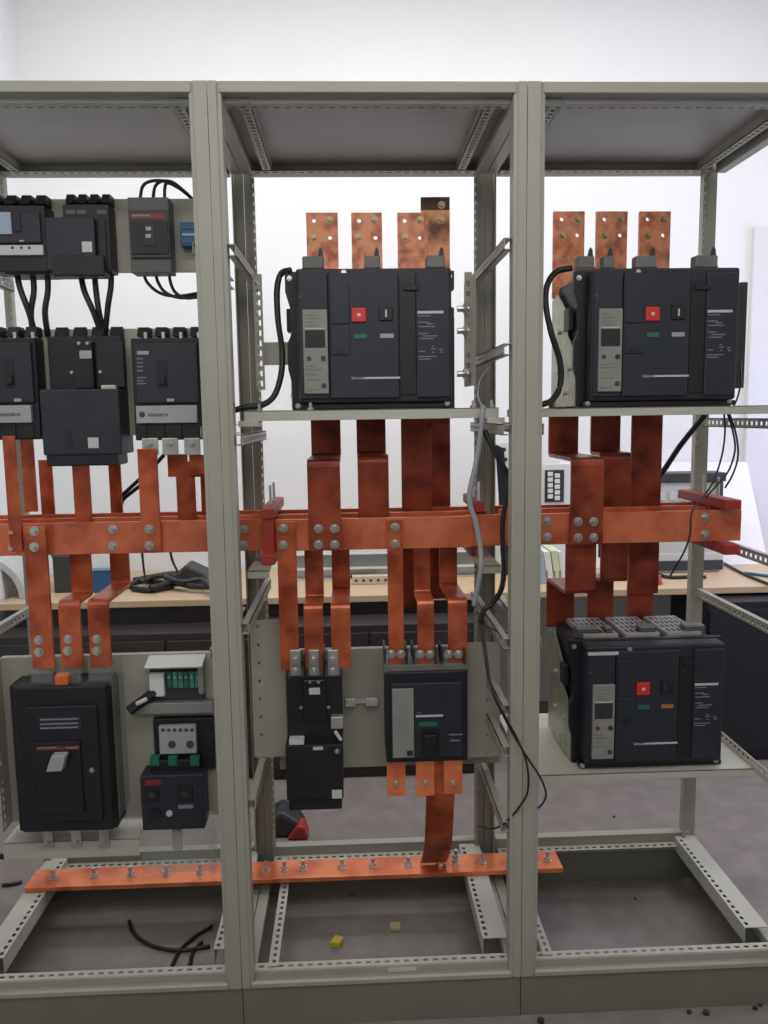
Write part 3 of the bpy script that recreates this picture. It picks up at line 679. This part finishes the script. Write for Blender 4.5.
# lower left: big black breaker
b = B(17, 686, 110, 832, .16, .268); T = Thing('circuit_breaker', 'big black breaker with white toggle and red stripe, bottom left', 'circuit breaker', ((b[0]+b[1])/2, .269, b[4]), gB)
T.box('case', b, 'slate_dark', bevel=.006); T.box('rear_case', B(14, 684, 114, 830, .19, .268), 'black', bevel=.004)
T.box('front_cover', B(30, 706, 100, 822, .152, .165), 'slate_dark', bevel=.004); T.box('raised_panel', B(36, 742, 82, 814, .146, .155), 'black', bevel=.002)
T.box('name_panel', B(37, 716, 82, 730, .150, .153), 'slate', bevel=.001); T.box('stripe', B(36, 746.5, 79, 750, .1445, .1465), 'dull_red', bevel=0, label='thin dark red stripe')
T.part('print', MB().box(*B(38, 747, 56, 748.4, .1438, .1448)).box(*B(66, 747, 78, 748.4, .1438, .1448)), 'text_grey')
for v in (718.5, 723, 727): T.box('print', B(40, v, 78, v+1.6, .1494, .1504), 'text_grey', bevel=0)
hb = B(49, 756, 66, 772, .118, .146); T.part('toggle', MB().prism([(hb[0]-.01, hb[4]), (hb[1]-.012, hb[4]), (hb[1], hb[5]), (hb[0]+.006, hb[5])], 'y', .118, .146), 'label_grey', bevel=.003, label='pale grey toggle handle')
T.place('screw', BOLT['screw'], P(92, 770, .152)); T.box('release_cap', B(54, 675, 68, 686, .165, .19), 'orange_cap', bevel=.005, label='orange plastic cap')
for u0 in (30, 58, 88):
    sh = T.box('terminal_shield', B(u0, 657, u0+22, 686, .185, .20), 'clear', bevel=.001)
for u0 in (43, 71, 99):
    T.box('terminal', B(u0, 830, u0+10, 848, .20, .21), 'galv', bevel=.001); T.place('bolt', BOLT['small'], P(u0+5, 842, .20))
sv = B(118, 664, 124, 826, .21, .269); T.box('clear_barrier', (b[1]+.012, b[1]+.014, .17, .268, b[4]+.03, b[5]+.04), 'clear', bevel=0)
# lower left: control terminal assembly
b = B(146, 660, 206, 703, .24, .269); T = Thing('terminal_block', 'green terminal strip under a white bent cover, lower left plate', 'terminal block', ((b[0]+b[1])/2, .269, b[4]))
T.box('base', B(150, 668, 204, 700, .255, .269), 'charcoal', bevel=.002)
T.part('white_cover', MB().prism([(.215, b[5]-.012), (.218, b[5]-.016), (.269, b[5]+.002), (.269, b[5]+.006)], 'x', b[0]+.004, b[1]-.004), 'paper', bevel=0)
for k in range(6):
    u = 167+k*5.6; T.box('terminal', B(u, 672, u+4.8, 688, .245, .268), 'green_light' if k % 3 else 'green', bevel=.001); T.place('screw', BOLT['tiny'], P(u+2.4, 677, .244))
T.box('white_bracket', B(149, 674, 164, 697, .24, .268), 'paper', bevel=.003); T.box('terminal', B(198, 666, 203, 694, .24, .268), 'alu_dull', bevel=.001)
T = Thing('terminal_lever', 'black lever handle sticking out left of the green terminal strip', 'lever', P(128, 712, .22), None)
T.part('arm', MB().tube([P(129, 711, .21), P(160, 688, .26)], .014, 8, 1), 'black'); T.part('insert', MB().tube([P(136, 704, .196), P(147, 699, .205)], .006, 6, 1), 'label_white')
b = B(132, 703, 213, 714, .235, .269); single('cable_duct', MB().box(*b), 'alu_dull', 'grey horizontal rail under the green terminal strip', 'rail', bevel=.002)
b = B(154, 718, 214, 770, .25, .269); T = Thing('contactor', 'black contactor with white front behind the grey overload relay', 'contactor', ((b[0]+b[1])/2, .269, b[4]))
T.box('body', b, 'black', bevel=.003)
fr = T.box('front_plate', B(159, 726, 196, 754, .235, .252), 'label_grey', bevel=.002, label='white contactor front with two dials')
for k in range(6): T.part('screw_hole', MB().cyl(P(163+k*5.8, 730, .235), 'y', .005, -.001, 10), 'text_dark', fr)
for u in (172, 190): T.part('dial', MB().cyl(P(u, 744, .235), 'y', .010, -.004, 14), 'text_dark', fr)
b = B(141, 775, 204, 830, .20, .269); T = Thing('overload_relay', 'grey black overload relay with two dials, bottom of the left cabinet', 'relay', ((b[0]+b[1])/2, .269, b[4]))
T.box('body', b, 'slate', bevel=.004); T.box('upper_step', B(150, 760, 200, 780, .225, .269), 'slate_dark', bevel=.003)
for u in (150, 168, 190): T.box('terminal_cover', B(u, 757, u+9, 766, .222, .24), 'green', bevel=.001, label='dull green terminal cover')
T.box('mark', B(145, 780, 161, 785, .198, .2005), 'dull_red', bevel=0)
for u, v, s in ((152, 795, 6.5), (185, 794, 7.5)):
    d = T.box('dial_frame', B(u-s, v-s, u+s, v+s, .196, .2005), 'slate_dark', bevel=.001); T.part('dial', MB().cyl(P(u, v, .196), 'y', .010, -.003, 14), 'charcoal', d)
T.part('white_button', MB().cyl(P(169.5, 813, .20), 'y', .0085, -.004, 14), 'label_white'); T.box('print', B(178, 805, 193, 808.5, .198, .2005), 'text_grey', bevel=0); T.part('black_dial', MB().cyl(P(155, 814, .20), 'y', .017, -.004, 16), 'black')
T.box('clear_cover', B(142, 830, 218, 872, .215, .217), 'clear', bevel=0); T.box('tail_bar', B(172, 830, 182, 850, .24, .25), 'paint_light', bevel=.001)
T.part('clear_tube', MB().cyl(P(213, 872, .2), 'z', .010, .17, 14), 'clear')
# middle lower: narrow three-pole breaker
b = B(288, 676, 342, 748, .17, .30); T = Thing('circuit_breaker', 'narrow black three-pole breaker with hanging module in the middle cabinet', 'circuit breaker', ((b[0]+b[1])/2, .30, b[4]), gB)
T.box('case', b, 'slate_dark', bevel=.003); T.box('upper_module', B(303, 680, 326, 720, .158, .175), 'black_gloss', bevel=.003)
T.box('add_on_module', B(286, 745, 343, 800, .14, .26), 'slate_dark', bevel=.003); T.box('add_on_foot', B(289, 798, 342, 810, .145, .25), 'black', bevel=.003)
for k, u0 in enumerate((290, 308.5, 327.5)):
    T.box('terminal_lug', B(u0, 650, u0+11, 676, .172, .178), 'galv', bevel=.002); T.place('bolt', BOLT['hex'], P(u0+5.5, 660, .172)); T.place('bolt', BOLT['hex'], P(u0+5.5, 671, .168))
for u0 in (303.5, 322.5): T.box('phase_barrier', B(u0, 655, u0+1.5, 680, .15, .25), 'black', bevel=0)
T.box('sticker', B(309, 688, 320, 694.5, .1565, .1585), 'label_white', bevel=0); T.box('sticker', B(332, 790, 342, 798.5, .1385, .1405), 'label_white', bevel=0)
for u, v in ((310, 682), (318.5, 682), (301, 707.5), (328.5, 707)): T.place('screw', BOLT['tiny'], P(u, v, .157))
T.box('metal_clip', B(289, 740, 304, 745, .142, .17), 'label_white', bevel=.001); T.box('metal_clip', B(313, 747, 323, 750, .138, .142), 'label_white', bevel=0)
T.box('metal_clip', B(331, 717, 343, 729, .150, .172), 'galv', bevel=.002); T.part('metal_clip', MB().tube([P(335, 731, .15), P(341, 740, .148)], .005, 6, 1), 'label_white')
T.place('screw', BOLT['screw'], P(337, 751, .14))
# middle lower: grey-panelled breaker
b = B(386, 671, 468, 762, .17, .30); T = Thing('circuit_breaker', 'black breaker with tall grey panel and green mark in the middle cabinet', 'circuit breaker', ((b[0]+b[1])/2, .30, b[4]), gB)
T.box('case', b, 'slate_dark', bevel=.005); T.box('front_cover', B(391, 683, 463, 758, .162, .175), 'slate', bevel=.003)
T.box('grey_panel', B(392.5, 689, 414, 758, .157, .165), 'tripgrey', bevel=.002, label='tall pale grey trip unit panel')
T.box('knob', B(407, 751, 413, 756, .155, .158), 'slate', bevel=.001); T.box('name_line', B(416, 715, 443, 717, .1605, .163), 'label_white', bevel=0)
T.text('print', 'NS', P(417, 714, .16).x, .161, zat(417, 714, .161), .009, 'text_grey')
T.box('green_mark', B(419, 722, 437, 726.5, .1605, .163), 'green', bevel=0, label='green printed mark'); T.box('handle_slot', B(421, 728, 440, 756, .1605, .163), 'black', bevel=.001); T.box('toggle', B(424, 735, 438, 748, .148, .162), 'black_gloss', bevel=.004)
T.part('print', MB().box(*B(449, 734, 463, 735.2, .161, .163)).box(*B(450, 740, 460, 741.2, .161, .163)), 'text_grey')
T.box('terminal_step', B(384, 664, 469, 673, .175, .28), 'arcgrey', bevel=.003)
for u0 in (386, 415, 443.5):
    for uu in (u0-2, u0+20): T.box('terminal_shield', B(uu, 649, uu+2, 664, .16, .25), 'slate', bevel=.001)
    for du in (5, 15): T.place('bolt', BOLT['hex'], P(u0+du, 654, .172))
for u0, v1 in ((387, 796), (416, 796), (444, 794)):
    tl = T.box('lower_tab', B(u0, 758, u0+18.5, v1, .185, .193), 'copper_earth', bevel=.001, label='bright copper lower terminal tab')
    c = P(u0+9, 783, .185); T.place('bolt', BOLT['small'], c, None)
# ------------------------------------------------------------------ cables
def cable(label, pts, r, m='cable', name='cable', group=None):
    return single(name, MB().tube([P(*p) for p in pts], r), m, label, 'cable', group, smooth=True)
g7 = 'black power cables under the top breaker row'
cable('black cable bowing left under the strip-labelled top breaker', [(16, 268, .25), (20, 288, .24), (28, 310, .24), (36, 336, .26)], .0075, group=g7)
cable('black cable crossing it, second under the strip-labelled top breaker', [(32, 268, .25), (34, 290, .25), (31, 312, .25), (33, 336, .27)], .0075, group=g7)
cable('black wavy cable third under the strip-labelled top breaker', [(47, 268, .25), (48, 290, .25), (45, 312, .25), (48, 336, .27)], .0075, group=g7)
cable('black cable slanting right under the sticker-marked top breaker', [(80, 268, .25), (84, 290, .24), (93, 311, .24), (102, 336, .26)], .0075, group=g7)
cable('black middle cable under the sticker-marked top breaker', [(94, 268, .25), (96, 290, .25), (99, 312, .25), (104, 336, .27)], .0075, group=g7)
cable('black cable slanting left under the sticker-marked top breaker', [(111, 262, .25), (111, 285, .25), (108, 306, .25), (105, 336, .27)], .0075, group=g7)
g8 = 'thin black wires of the striped breaker'
cable('thin black wire looping over the striped breaker, outermost loop', [(140, 199, .27), (143, 186, .27), (152, 181, .27), (166, 181.5, .27), (180, 189, .27), (193, 200, .30), (205, 215, .33)], .0042, group=g8)
cable('thin black wire looping over the striped breaker, middle loop', [(153, 199, .27), (155, 187, .27), (161, 181.5, .265), (172, 182, .265), (184, 191, .265), (194, 201, .3), (205, 216, .33)], .0042, group=g8)
cable('thin black wire rising straight over the striped breaker', [(164.5, 199, .27), (165, 187, .27), (168, 183, .26), (180, 189, .26), (192, 199, .29), (203, 214, .33)], .0042, group=g8)
cable('thin black wire curving under the striped breaker, leftmost', [(143, 270, .27), (147, 282, .27), (158, 292, .27), (172, 296, .27), (188, 295, .27), (204, 292, .30)], .0042, group=g8)
cable('thin black wire curving under the striped breaker, middle', [(155, 270, .27), (158, 282, .27), (165, 292, .265), (178, 297.5, .265), (192, 297, .265), (206, 294, .30)], .0042, group=g8)
cable('thin black wire curving under the striped breaker, right', [(168.5, 270, .27), (171, 284, .27), (176, 293, .26), (186, 298, .26), (198, 297, .265), (208, 296, .30)], .0042, group=g8)
cable('thick black cable looping down the left side of the middle air breaker', [(291, 270, .20), (281, 274, .21), (277, 290, .20), (278, 320, .19), (282, 350, .19), (281, 375, .18), (274, 396, .17), (262, 405, .15), (246, 407, .14), (232, 411, .14)], .0078, name='control_cable')
cable('thick black cable looping down the left side of the right air breaker', [(572, 268, .20), (556, 272, .20), (547, 286, .18), (546, 306, .17), (551, 332, .16), (560, 362, .16), (560, 386, .16), (552, 400, .14), (541, 405, .12)], .0078, name='control_cable')
cable('pale grey hose hanging in front of the right post of the middle cabinet', [(483, 406, .09), (482, 420, .085), (479, 445, .09), (475, 468, .09), (470, 490, .09), (470, 505, .09), (475, 520, .09), (480, 545, .09), (481, 566, .08), (477, 590, .09), (474, 606, .10)], .0066, 'cable_grey', 'hose')
cable('thin grey wire above the shelf beside the grey hose', [(483, 408, .10), (478, 396, .12), (480, 380, .16), (490, 366, .2)], .002, 'cable_grey', 'wire')
cable('black conduit hanging beside the grey hose and bending under the busbar', [(484, 430, .10), (495, 452, .09), (508, 476, .09), (507, 494, .09), (503, 520, .09), (503, 545, .09), (504, 570, .09), (501, 590, .09), (492, 604, .10), (484, 610, .10), (481, 622, .10)], .0068, name='conduit')
cable('thin black lead hanging outside the frame with a hooked end', [(480, 622, .10), (483, 645, .06), (489, 680, .02), (500, 708, -.005), (513, 734, -.02), (527, 757, -.025), (540, 777, -.025), (546, 793, -.025), (543, 803, -.025), (538, 808, -.02)], .0026, name='wire')
cable('thin black lead curling back inside behind the post', [(481, 622, .10), (486, 650, .05), (492, 690, .0), (505, 716, -.015), (519, 742, -.02), (527, 765, -.02), (528, 790, -.015), (520, 806, -.01), (505, 823, .03), (491, 829, .12), (478, 826, .3)], .0026, name='wire')
cable('thin brown lead across the bracket near the right post', [(481, 622, .11), (490, 628, .10), (500, 632, .09), (508, 633, .06)], .0022, name='wire')
g9 = 'thin black wires hanging under the right air breaker'
cable('thick black cable slanting down left behind the right post', [(706, 414, .40), (696, 426, .42), (680, 446, .44), (664, 470, .46), (655, 480, .48)], .008, group=g9)
cable('thin black wire hanging straight under the right air breaker', [(724, 412, .25), (725, 432, .25), (722, 455, .25), (714, 480, .24), (704, 496, .22), (692, 512, .18), (690, 535, .17), (684, 552, .18), (676, 566, .24), (669, 578, .35)], .0026, group=g9)
cable('thin black wire bowed right under the right air breaker, inner', [(727, 412, .25), (733, 432, .25), (735, 450, .25), (729, 470, .25), (718, 484, .25), (706, 497, .23)], .0026, group=g9)
cable('thin black wire bowed right under the right air breaker, outer', [(729, 412, .25), (736, 434, .25), (738, 456, .25), (733, 474, .25), (725, 488, .26)], .0026, group=g9)
cable('thin black wire behind the right edge of the right air breaker', [(740, 360, .25), (741, 380, .25), (738, 396, .25), (733, 408, .25)], .0024, group=g9)
cable('longer black lead drooping behind the bolted copper bar', [(164, 455, .40), (150, 470, .42), (130, 488, .44), (119, 500, .45), (115, 520, .46), (116, 545, .46), (116, 572, .46)], .0055)
cable('thin black lead dropping from the busbar to the bench, left of two', [(142, 550, .45), (143, 562, .7), (145, 578, 1.2)], .004)
cable('thin black lead dropping from the busbar to the bench, right of two', [(170, 550, .45), (173, 562, .7), (179, 574, 1.2)], .004)
cable('shorter black lead drooping behind the bolted copper bar', [(150, 478, .41), (132, 492, .43), (123, 500, .44), (118, 514, .45), (112, 524, .46)], .0055)
cable('black loose cable end on the floor inside the left cabinet', [tuple(p) for p in ((129, 921, .22), (134, 933, .2), (146, 943, .18), (165, 949, .17), (186, 950, .17), (206, 948, .17))], .0042, name='floor_cable')
# put the floor cables on the ground
def floor_cable(label, uv, r):
    return single('floor_cable', MB().tube([PZ(u, v, r+.001) for u, v in uv], r), 'cable', label, 'cable', 'loose cable on the floor', smooth=True)
bpy.data.objects.remove(bpy.data.objects['floor_cable'])
floor_cable('thin black cable curving over the floor inside the left cabinet', [(129, 921), (134, 933), (146, 943), (165, 949), (186, 950), (210, 946)], .0055)
floor_cable('second black cable end lying beside the left post', [(172, 966), (180, 950), (196, 936), (212, 926)], .0055)
floor_cable('short black cable stub lying beside the left post', [(190, 965), (193, 952), (202, 942)], .0055)
floor_cable('black cable running along the floor behind the left cabinet', [(-6, 856), (20, 855), (50, 853)], .008)
floor_cable('short black cable piece on the floor behind the left cabinet', [(2, 885), (12, 884), (22, 882)], .006)
# ------------------------------------------------------------------ bench behind
TY0, TZ = 1.53, .75
T = Thing('workbench', 'long light wood workbench against the back wall', 'table', (.6, 1.85, 0))
T.box('table_top', (-1.22, 2.75, TY0, 2.19, TZ-.03, TZ), 'tabletop', bevel=.003)
T.box('apron', (-1.20, .86, TY0+.03, TY0+.05, TZ-.12, TZ-.03), 'darkwood', bevel=0)
for x in (-1.18, .86, 2.62):
    for y in (TY0+.04, 2.12): T.box('leg', (x, x+.05, y, y+.05, 0, TZ-.03), 'darkwood')
def under(label, x0, x1, y0, z1, n, m='darkwood', dh=None):
    T = Thing('storage_cabinet', label, 'cabinet', ((x0+x1)/2, y0+.3, 0)); T.box('body', (x0, x1, y0+.015, y0+.40, 0, z1), m, bevel=.002)
    for k in range(n):
        a = x0+(x1-x0)*k/n; d = T.box('door', (a+.006, x0+(x1-x0)*(k+1)/n-.006, y0, y0+.014, .05, z1-.03), m, bevel=.002)
        T.box('handle', (x0+(x1-x0)*(k+1)/n-.05, x0+(x1-x0)*(k+1)/n-.035, y0-.012, y0, z1*.5, z1*.5+.1), 'darksteel', d)
    return T
under('dark wooden storage cabinet under the bench behind the left frame', -1.19, -.13, 1.38, .64, 3)
under('dark wooden storage cabinet under the bench behind the middle frame', -.11, .82, 1.36, .66, 2)
under('black steel cabinet under the bench at the right edge', 1.80, 2.58, 1.40, .71, 2, 'darksteel')
# white board leaning on the wall behind the right bay
def lean(label, name, cat, u0, v0, u1, v1, Yb, Yt, u1b=None, m='board_white', th=.02):
    a, b = P(u0, v1, Yb), P(u1 if u1b is None else u1b, v1, Yb); c, d = P(u1, v0, Yt), P(u0, v0, Yt)
    z0 = TZ+.001; mb = MB()
    vs = [(a.x, Yb, z0), (b.x, Yb, z0), (c.x, Yt, c.z), (d.x, Yt, d.z)]; vs += [(x, y+th, z) for x, y, z in vs]
    mb.add(vs, [(0, 1, 2, 3), (4, 7, 6, 5), (0, 4, 5, 1), (1, 5, 6, 2), (2, 6, 7, 3), (3, 7, 4, 0)])
    return single(name, mb, m, label, cat)
lean('large white board leaning on the back wall behind the right bars', 'white_board', 'board', 560, 462, 747, 568, 2.02, 2.165, 768)
# equipment on the bench
def bench_box(name, label, cat, u0, v0, u1, y, dep, m, v1=None, z=TZ, bevel=.003):
    b = B(u0, v0, u1, v0+5, y); T = Thing(name, label, cat, ((b[0]+b[1])/2, y, z)); T.box('body', (b[0], b[1], y, y+dep, z+.001, b[5]), m, bevel=bevel); return T, b
# a flat grey unit with silver face (behind right bars)
y = 1.86
b = B(652, 473, 722, 560, y); T = Thing('equipment_case', 'grey and silver equipment case with dark bands behind the right post', 'case', ((b[0]+b[1])/2, y, TZ))
z = lambda v: zat(690, v, y)
T.box('body', (b[0]-.1, b[1], y, y+.12, TZ+.001, z(482)), 'plastic_pale', bevel=.004)
T.box('top_bar', (b[0]-.1, b[1]+.01, y-.01, y+.13, z(482), z(473)), 'charcoal', bevel=.004, label='dark grey top bar')
T.box('lower_bar', (b[0]-.12, b[1]+.01, y-.012, y, TZ+.012, TZ+.06), 'charcoal', bevel=.004, label='dark grey lower bar')
T.box('silver_strip', (b[0]-.12, b[1]+.01, y-.008, y, TZ+.06, TZ+.095), 'alu', bevel=.002)
for k in range(5): T.box('button', (b[0]-.02+k*.05, b[0]+.01+k*.05, y-.006, y, z(500), z(492)), 'label_white', bevel=.001)
T.box('handle', (b[1]-.03, b[1]-.012, y-.03, y, z(508), z(480)), 'charcoal', bevel=.003)
# sheet of black and white tiles
b = B(541, 464, 567, 504, 1.95); T = Thing('switch_panel', 'white panel of black switches standing at the right post', 'panel', ((b[0]+b[1])/2, 1.95, TZ))
T.box('board', (b[0], b[1]+.02, 1.95, 1.97, TZ+.001, b[5]), 'paper', bevel=.002)
T.box('dark_field', B(545, 470, 564, 502, 1.945, 1.951), 'charcoal', bevel=0)
for i in range(5):
    for j in range(2):
        u = 548+j*7; v = 472+i*5.6+j*1.5; T.box('tile', B(u, v, u+5, v+4.2, 1.938, 1.946), 'paper', bevel=.001)
# tilted front plate with dots
b = B(497, 444, 513, 500, 1.9); T = Thing('drilled_plate', 'white drilled front plate with black edge behind the grey post', 'panel', ((b[0]+b[1])/2, 1.9, TZ))
T.part('plate', MB().prism([(b[0]-.03+.05, TZ+.001), (b[1]+.14, TZ+.001), (b[1]+.06, b[5]+.02), (b[0], b[5])], 'y', 1.9, 1.91), 'paper')
T.part('edge_strip', MB().prism([(b[0]-.015+.05, TZ+.001), (b[0]+.045+.05, TZ+.001), (b[0]+.03, b[5]-.02), (b[0]-.01, b[5])], 'y', 1.892, 1.9), 'black')
for u, v in ((504, 449.5), (505.5, 459.5), (507, 470)): T.part('hole', MB().cyl(P(u, v, 1.9), 'y', .010, -.002, 12), 'text_dark')
# books / folders upright
for i, (u0, u1, v0, m, lb) in enumerate(((536, 543, 551, 'bluegrey', 'blue grey upright folder beside the right post'), (543.5, 550, 552, 'paper', 'white upright folder between the blue and green ones'), (551, 557.5, 551, 'greenish', 'pale green upright folder behind the right bars'), (558, 562, 552, 'paper', 'slim white folder, last of the upright folders'))):
    a = P(u0, v0, 1.68); b_ = P(u1, v0, 1.68)
    T = Thing('folder', lb, 'folder', (a.x, 1.68, TZ), 'upright folders on the bench'); lx = -.012
    T.part('cover', MB().prism([(a.x+.022, TZ+.001), (b_.x+.022, TZ+.001), (b_.x, a.z), (a.x, a.z)], 'y', 1.68, 1.86), m, bevel=.001)
    T.part('spine_label', MB().box((a.x+b_.x)/2-.003, (a.x+b_.x)/2+.006, 1.6785, 1.681, TZ+.03, TZ+.06), 'text_grey')
# long aluminium profiles lying on the bench (middle bay)
xA, xB = P(287, 560, 1.95).x, P(475, 560, 1.95).x
for i, (y, z0, z1, m, lb) in enumerate(((2.05, .75, .85, 'plastic_pale', 'grey length of cable trunking at the back of the bench'), (1.93, .75, .80, 'alu', 'silver aluminium profile lying along the bench'))):
    T = Thing('metal_profile', lb, 'profile', ((xA+xB)/2, y, z0), 'metal lengths on the bench')
    T.part('web', MB().box(xA, xB+.05, y, y+.004, z0+.001, z1), m); T.part('flange', MB().box(xA, xB+.05, y-.05, y, z1-.004, z1).box(xA, xB+.05, y-.05, y, z0+.001, z0+.004), m, bevel=.0006)
b = B(352, 566, 388, 574, 1.75); T = Thing('terminal_strip', 'beige terminal strip with dark screw holes on the bench', 'terminal strip', (b[0], 1.75, TZ)); x0, x1 = b[0], b[1]
T.box('body', (x0, x1, 1.75, 1.79, TZ+.001, TZ+.04), 'beige', bevel=.002)
for k in range(5): T.part('screw_hole', MB().cyl((x0+.018+k*(x1-x0-.03)/4, 1.75, TZ+.02), 'y', .007, -.001, 10), 'text_dark')
def tcable(label, uv, r, m='cable', name='bench_cable', dz=0): return single(name, MB().tube([PZ(u, v, TZ+r+.001+dz) for u, v in uv], r), m, label, 'cable', 'cables lying on the bench', smooth=True)
tcable('black lead lying on the bench behind the middle breakers', [(345, 578), (356, 577), (372, 577), (382, 580), (366, 575)], .006)
for i, (uv, lb) in enumerate((([(128, 586), (140, 581), (160, 582), (172, 586), (150, 590), (132, 588)], 'coiled black cable at the left of the bench heap'), ([(140, 582), (160, 576), (185, 578), (212, 583)], 'black cable along the back of the bench heap'), ([(165, 577), (180, 582), (200, 580), (214, 588)], 'black cable crossing over the bench heap'), ([(134, 580), (170, 574), (195, 575), (214, 579)], 'black cable at the rear of the bench heap'), ([(150, 588), (175, 583), (190, 586), (213, 587)], 'black cable along the front of the bench heap'))):
    tcable(lb, uv, .013, dz=.016*(i % 3))
b = B(175, 560, 205, 580, 1.85); T = Thing('cable_heap', 'dark lumpy bundle among the black cables on the bench', 'bundle', ((b[0]+b[1])/2, 1.85, TZ))
T.part('body', MB().prism([(b[0]-.02, TZ+.001), (b[1]+.04, TZ+.001), (b[1], TZ+.06), (b[0]+.06, TZ+.10), (b[0], TZ+.05)], 'y', 1.8, 1.95), 'charcoal', bevel=.012)
tcable('black cable curling on the bench under the right busbar', [(655, 573), (668, 577), (690, 577), (706, 577)], .008)
tcable('black cable slanting across the right end of the bench', [(722, 562), (740, 572), (756, 579), (774, 586)], .007)
T, b = bench_box('tool_box', 'dark grey box on the bench behind the left bars', 'box', 52, 553, 72, 1.72, .2, 'charcoal')
T.box('lid', (b[0]-.004, b[1]+.004, 1.716, 1.924, b[5]-.02, b[5]+.004), 'greybox', bevel=.003)
T, b = bench_box('blue_box', 'blue box on the bench behind the left bars', 'box', 92, 568, 112, 1.70, .12, 'blue')
T.box('lid', (b[0]-.004, b[1]+.004, 1.696, 1.824, b[5]-.012, b[5]+.004), 'bluegrey', bevel=.003)
# pale curved plastic shell at the left edge
mb = MB(); c0 = P(-6, 604, 1.62); vs = []; fs = []; n = 10
for j, yy in enumerate((1.62, 1.80)):
    for rr in (.20, .17):
        for k in range(n+1):
            t = math.pi*.5*k/n; vs.append((c0.x-.06+rr*1.0*math.cos(t), yy, TZ+.001+rr*.95*math.sin(t)))
q = n+1
for k in range(n): fs += [(k, k+1, 2*q+k+1, 2*q+k), (q+k, 3*q+k, 3*q+k+1, q+k+1), (k, q+k, q+k+1, k+1), (2*q+k, 2*q+k+1, 3*q+k+1, 3*q+k)]
fs += [(0, 2*q, 3*q, q), (n, q+n, 3*q+n, 2*q+n)]
single('plastic_shell', mb.add(vs, fs), 'plastic_pale', 'pale grey curved plastic shell on the bench at the left edge', 'shell', bevel=.002)
c = PZ(656, 584, TZ); single('red_cap', MB().cyl((c.x, c.y, TZ+.001), 'z', .03, .04, 14, .02), 'insulator', 'small red plastic cap on the bench under the right bars', 'cap')
c = PZ(757, 577, TZ); single('marker_pen', MB().tube([(c.x-.03, c.y+.06, TZ+.008), (c.x+.05, c.y-.03, TZ+.008)], .007, 10, 1), 'blue', 'blue marker pen at the right end of the bench', 'pen')
# ------------------------------------------------------------------ things on the floor
c = PZ(337, 944, 0); T_ = MB().prism([(c.x-.02, c.y-.014), (c.x+.008, c.y-.02), (c.x+.02, c.y+.008), (c.x-.004, c.y+.02)], 'z', .0005, .016)
single('yellow_tag', T_, 'yellow', 'small bright yellow scrap on the floor inside the middle frame', 'scrap', bevel=.001)
c = PZ(395, 928, 0); single('pale_tag', MB().prism([(c.x-.016, c.y-.014), (c.x+.016, c.y-.016), (c.x+.017, c.y+.014), (c.x-.014, c.y+.016)], 'z', .0005, .01), 'cream', 'small dull cream scrap on the floor inside the middle frame', 'scrap', bevel=.001)
c = PZ(290, 838, 0)
T = Thing('tool_bag', 'small black and red bag on the floor behind the middle frame', 'bag', (c.x, c.y, 0))
T.part('body', MB().prism([(c.x-.09, .001), (c.x+.06, .001), (c.x+.03, .06), (c.x-.03, .10), (c.x-.08, .07)], 'y', c.y, c.y+.12), 'charcoal', bevel=.015)
T.part('red_flap', MB().prism([(c.x-.01, .002), (c.x+.07, .002), (c.x+.055, .05), (c.x+.03, .055)], 'y', c.y-.02, c.y+.05), 'insulator', bevel=.008, label='red flap')
rd = random.Random(5)
for k, (u, v, r) in enumerate(((689, 1013, .006), (706, 1014, .008), (755, 1009, .006), (760, 1006, .005), (541, 1022, .009), (635, 899, .004), (588, 857, .003), (614, 817, .005), (352, 896, .004))):
    c = PZ(u, v, 0); lb = ('dark crumb on the floor near the right plinth, left of a pair', 'dark crumb on the floor near the right plinth, right of a pair', 'tiny dark crumb at the right edge of the plinth', 'tiniest dark crumb at the far right of the plinth', 'dark crumb on the floor under the right divider', 'dark speck on the floor inside the right frame', 'tiny speck on the floor behind the right frame', 'dark twig-like speck on the floor behind the right frame', 'dark speck on the floor behind the earth bar')[k]
    vs = [(c.x+r*(1+.3*rd.random())*math.cos(t), c.y+r*(1+.3*rd.random())*math.sin(t)) for t in [i*math.pi/3 for i in range(6)]]
    single('dirt_crumb', MB().prism(vs, 'z', .0002, r*.9), 'dirt', lb, 'debris', 'crumbs on the floor', bevel=.001)
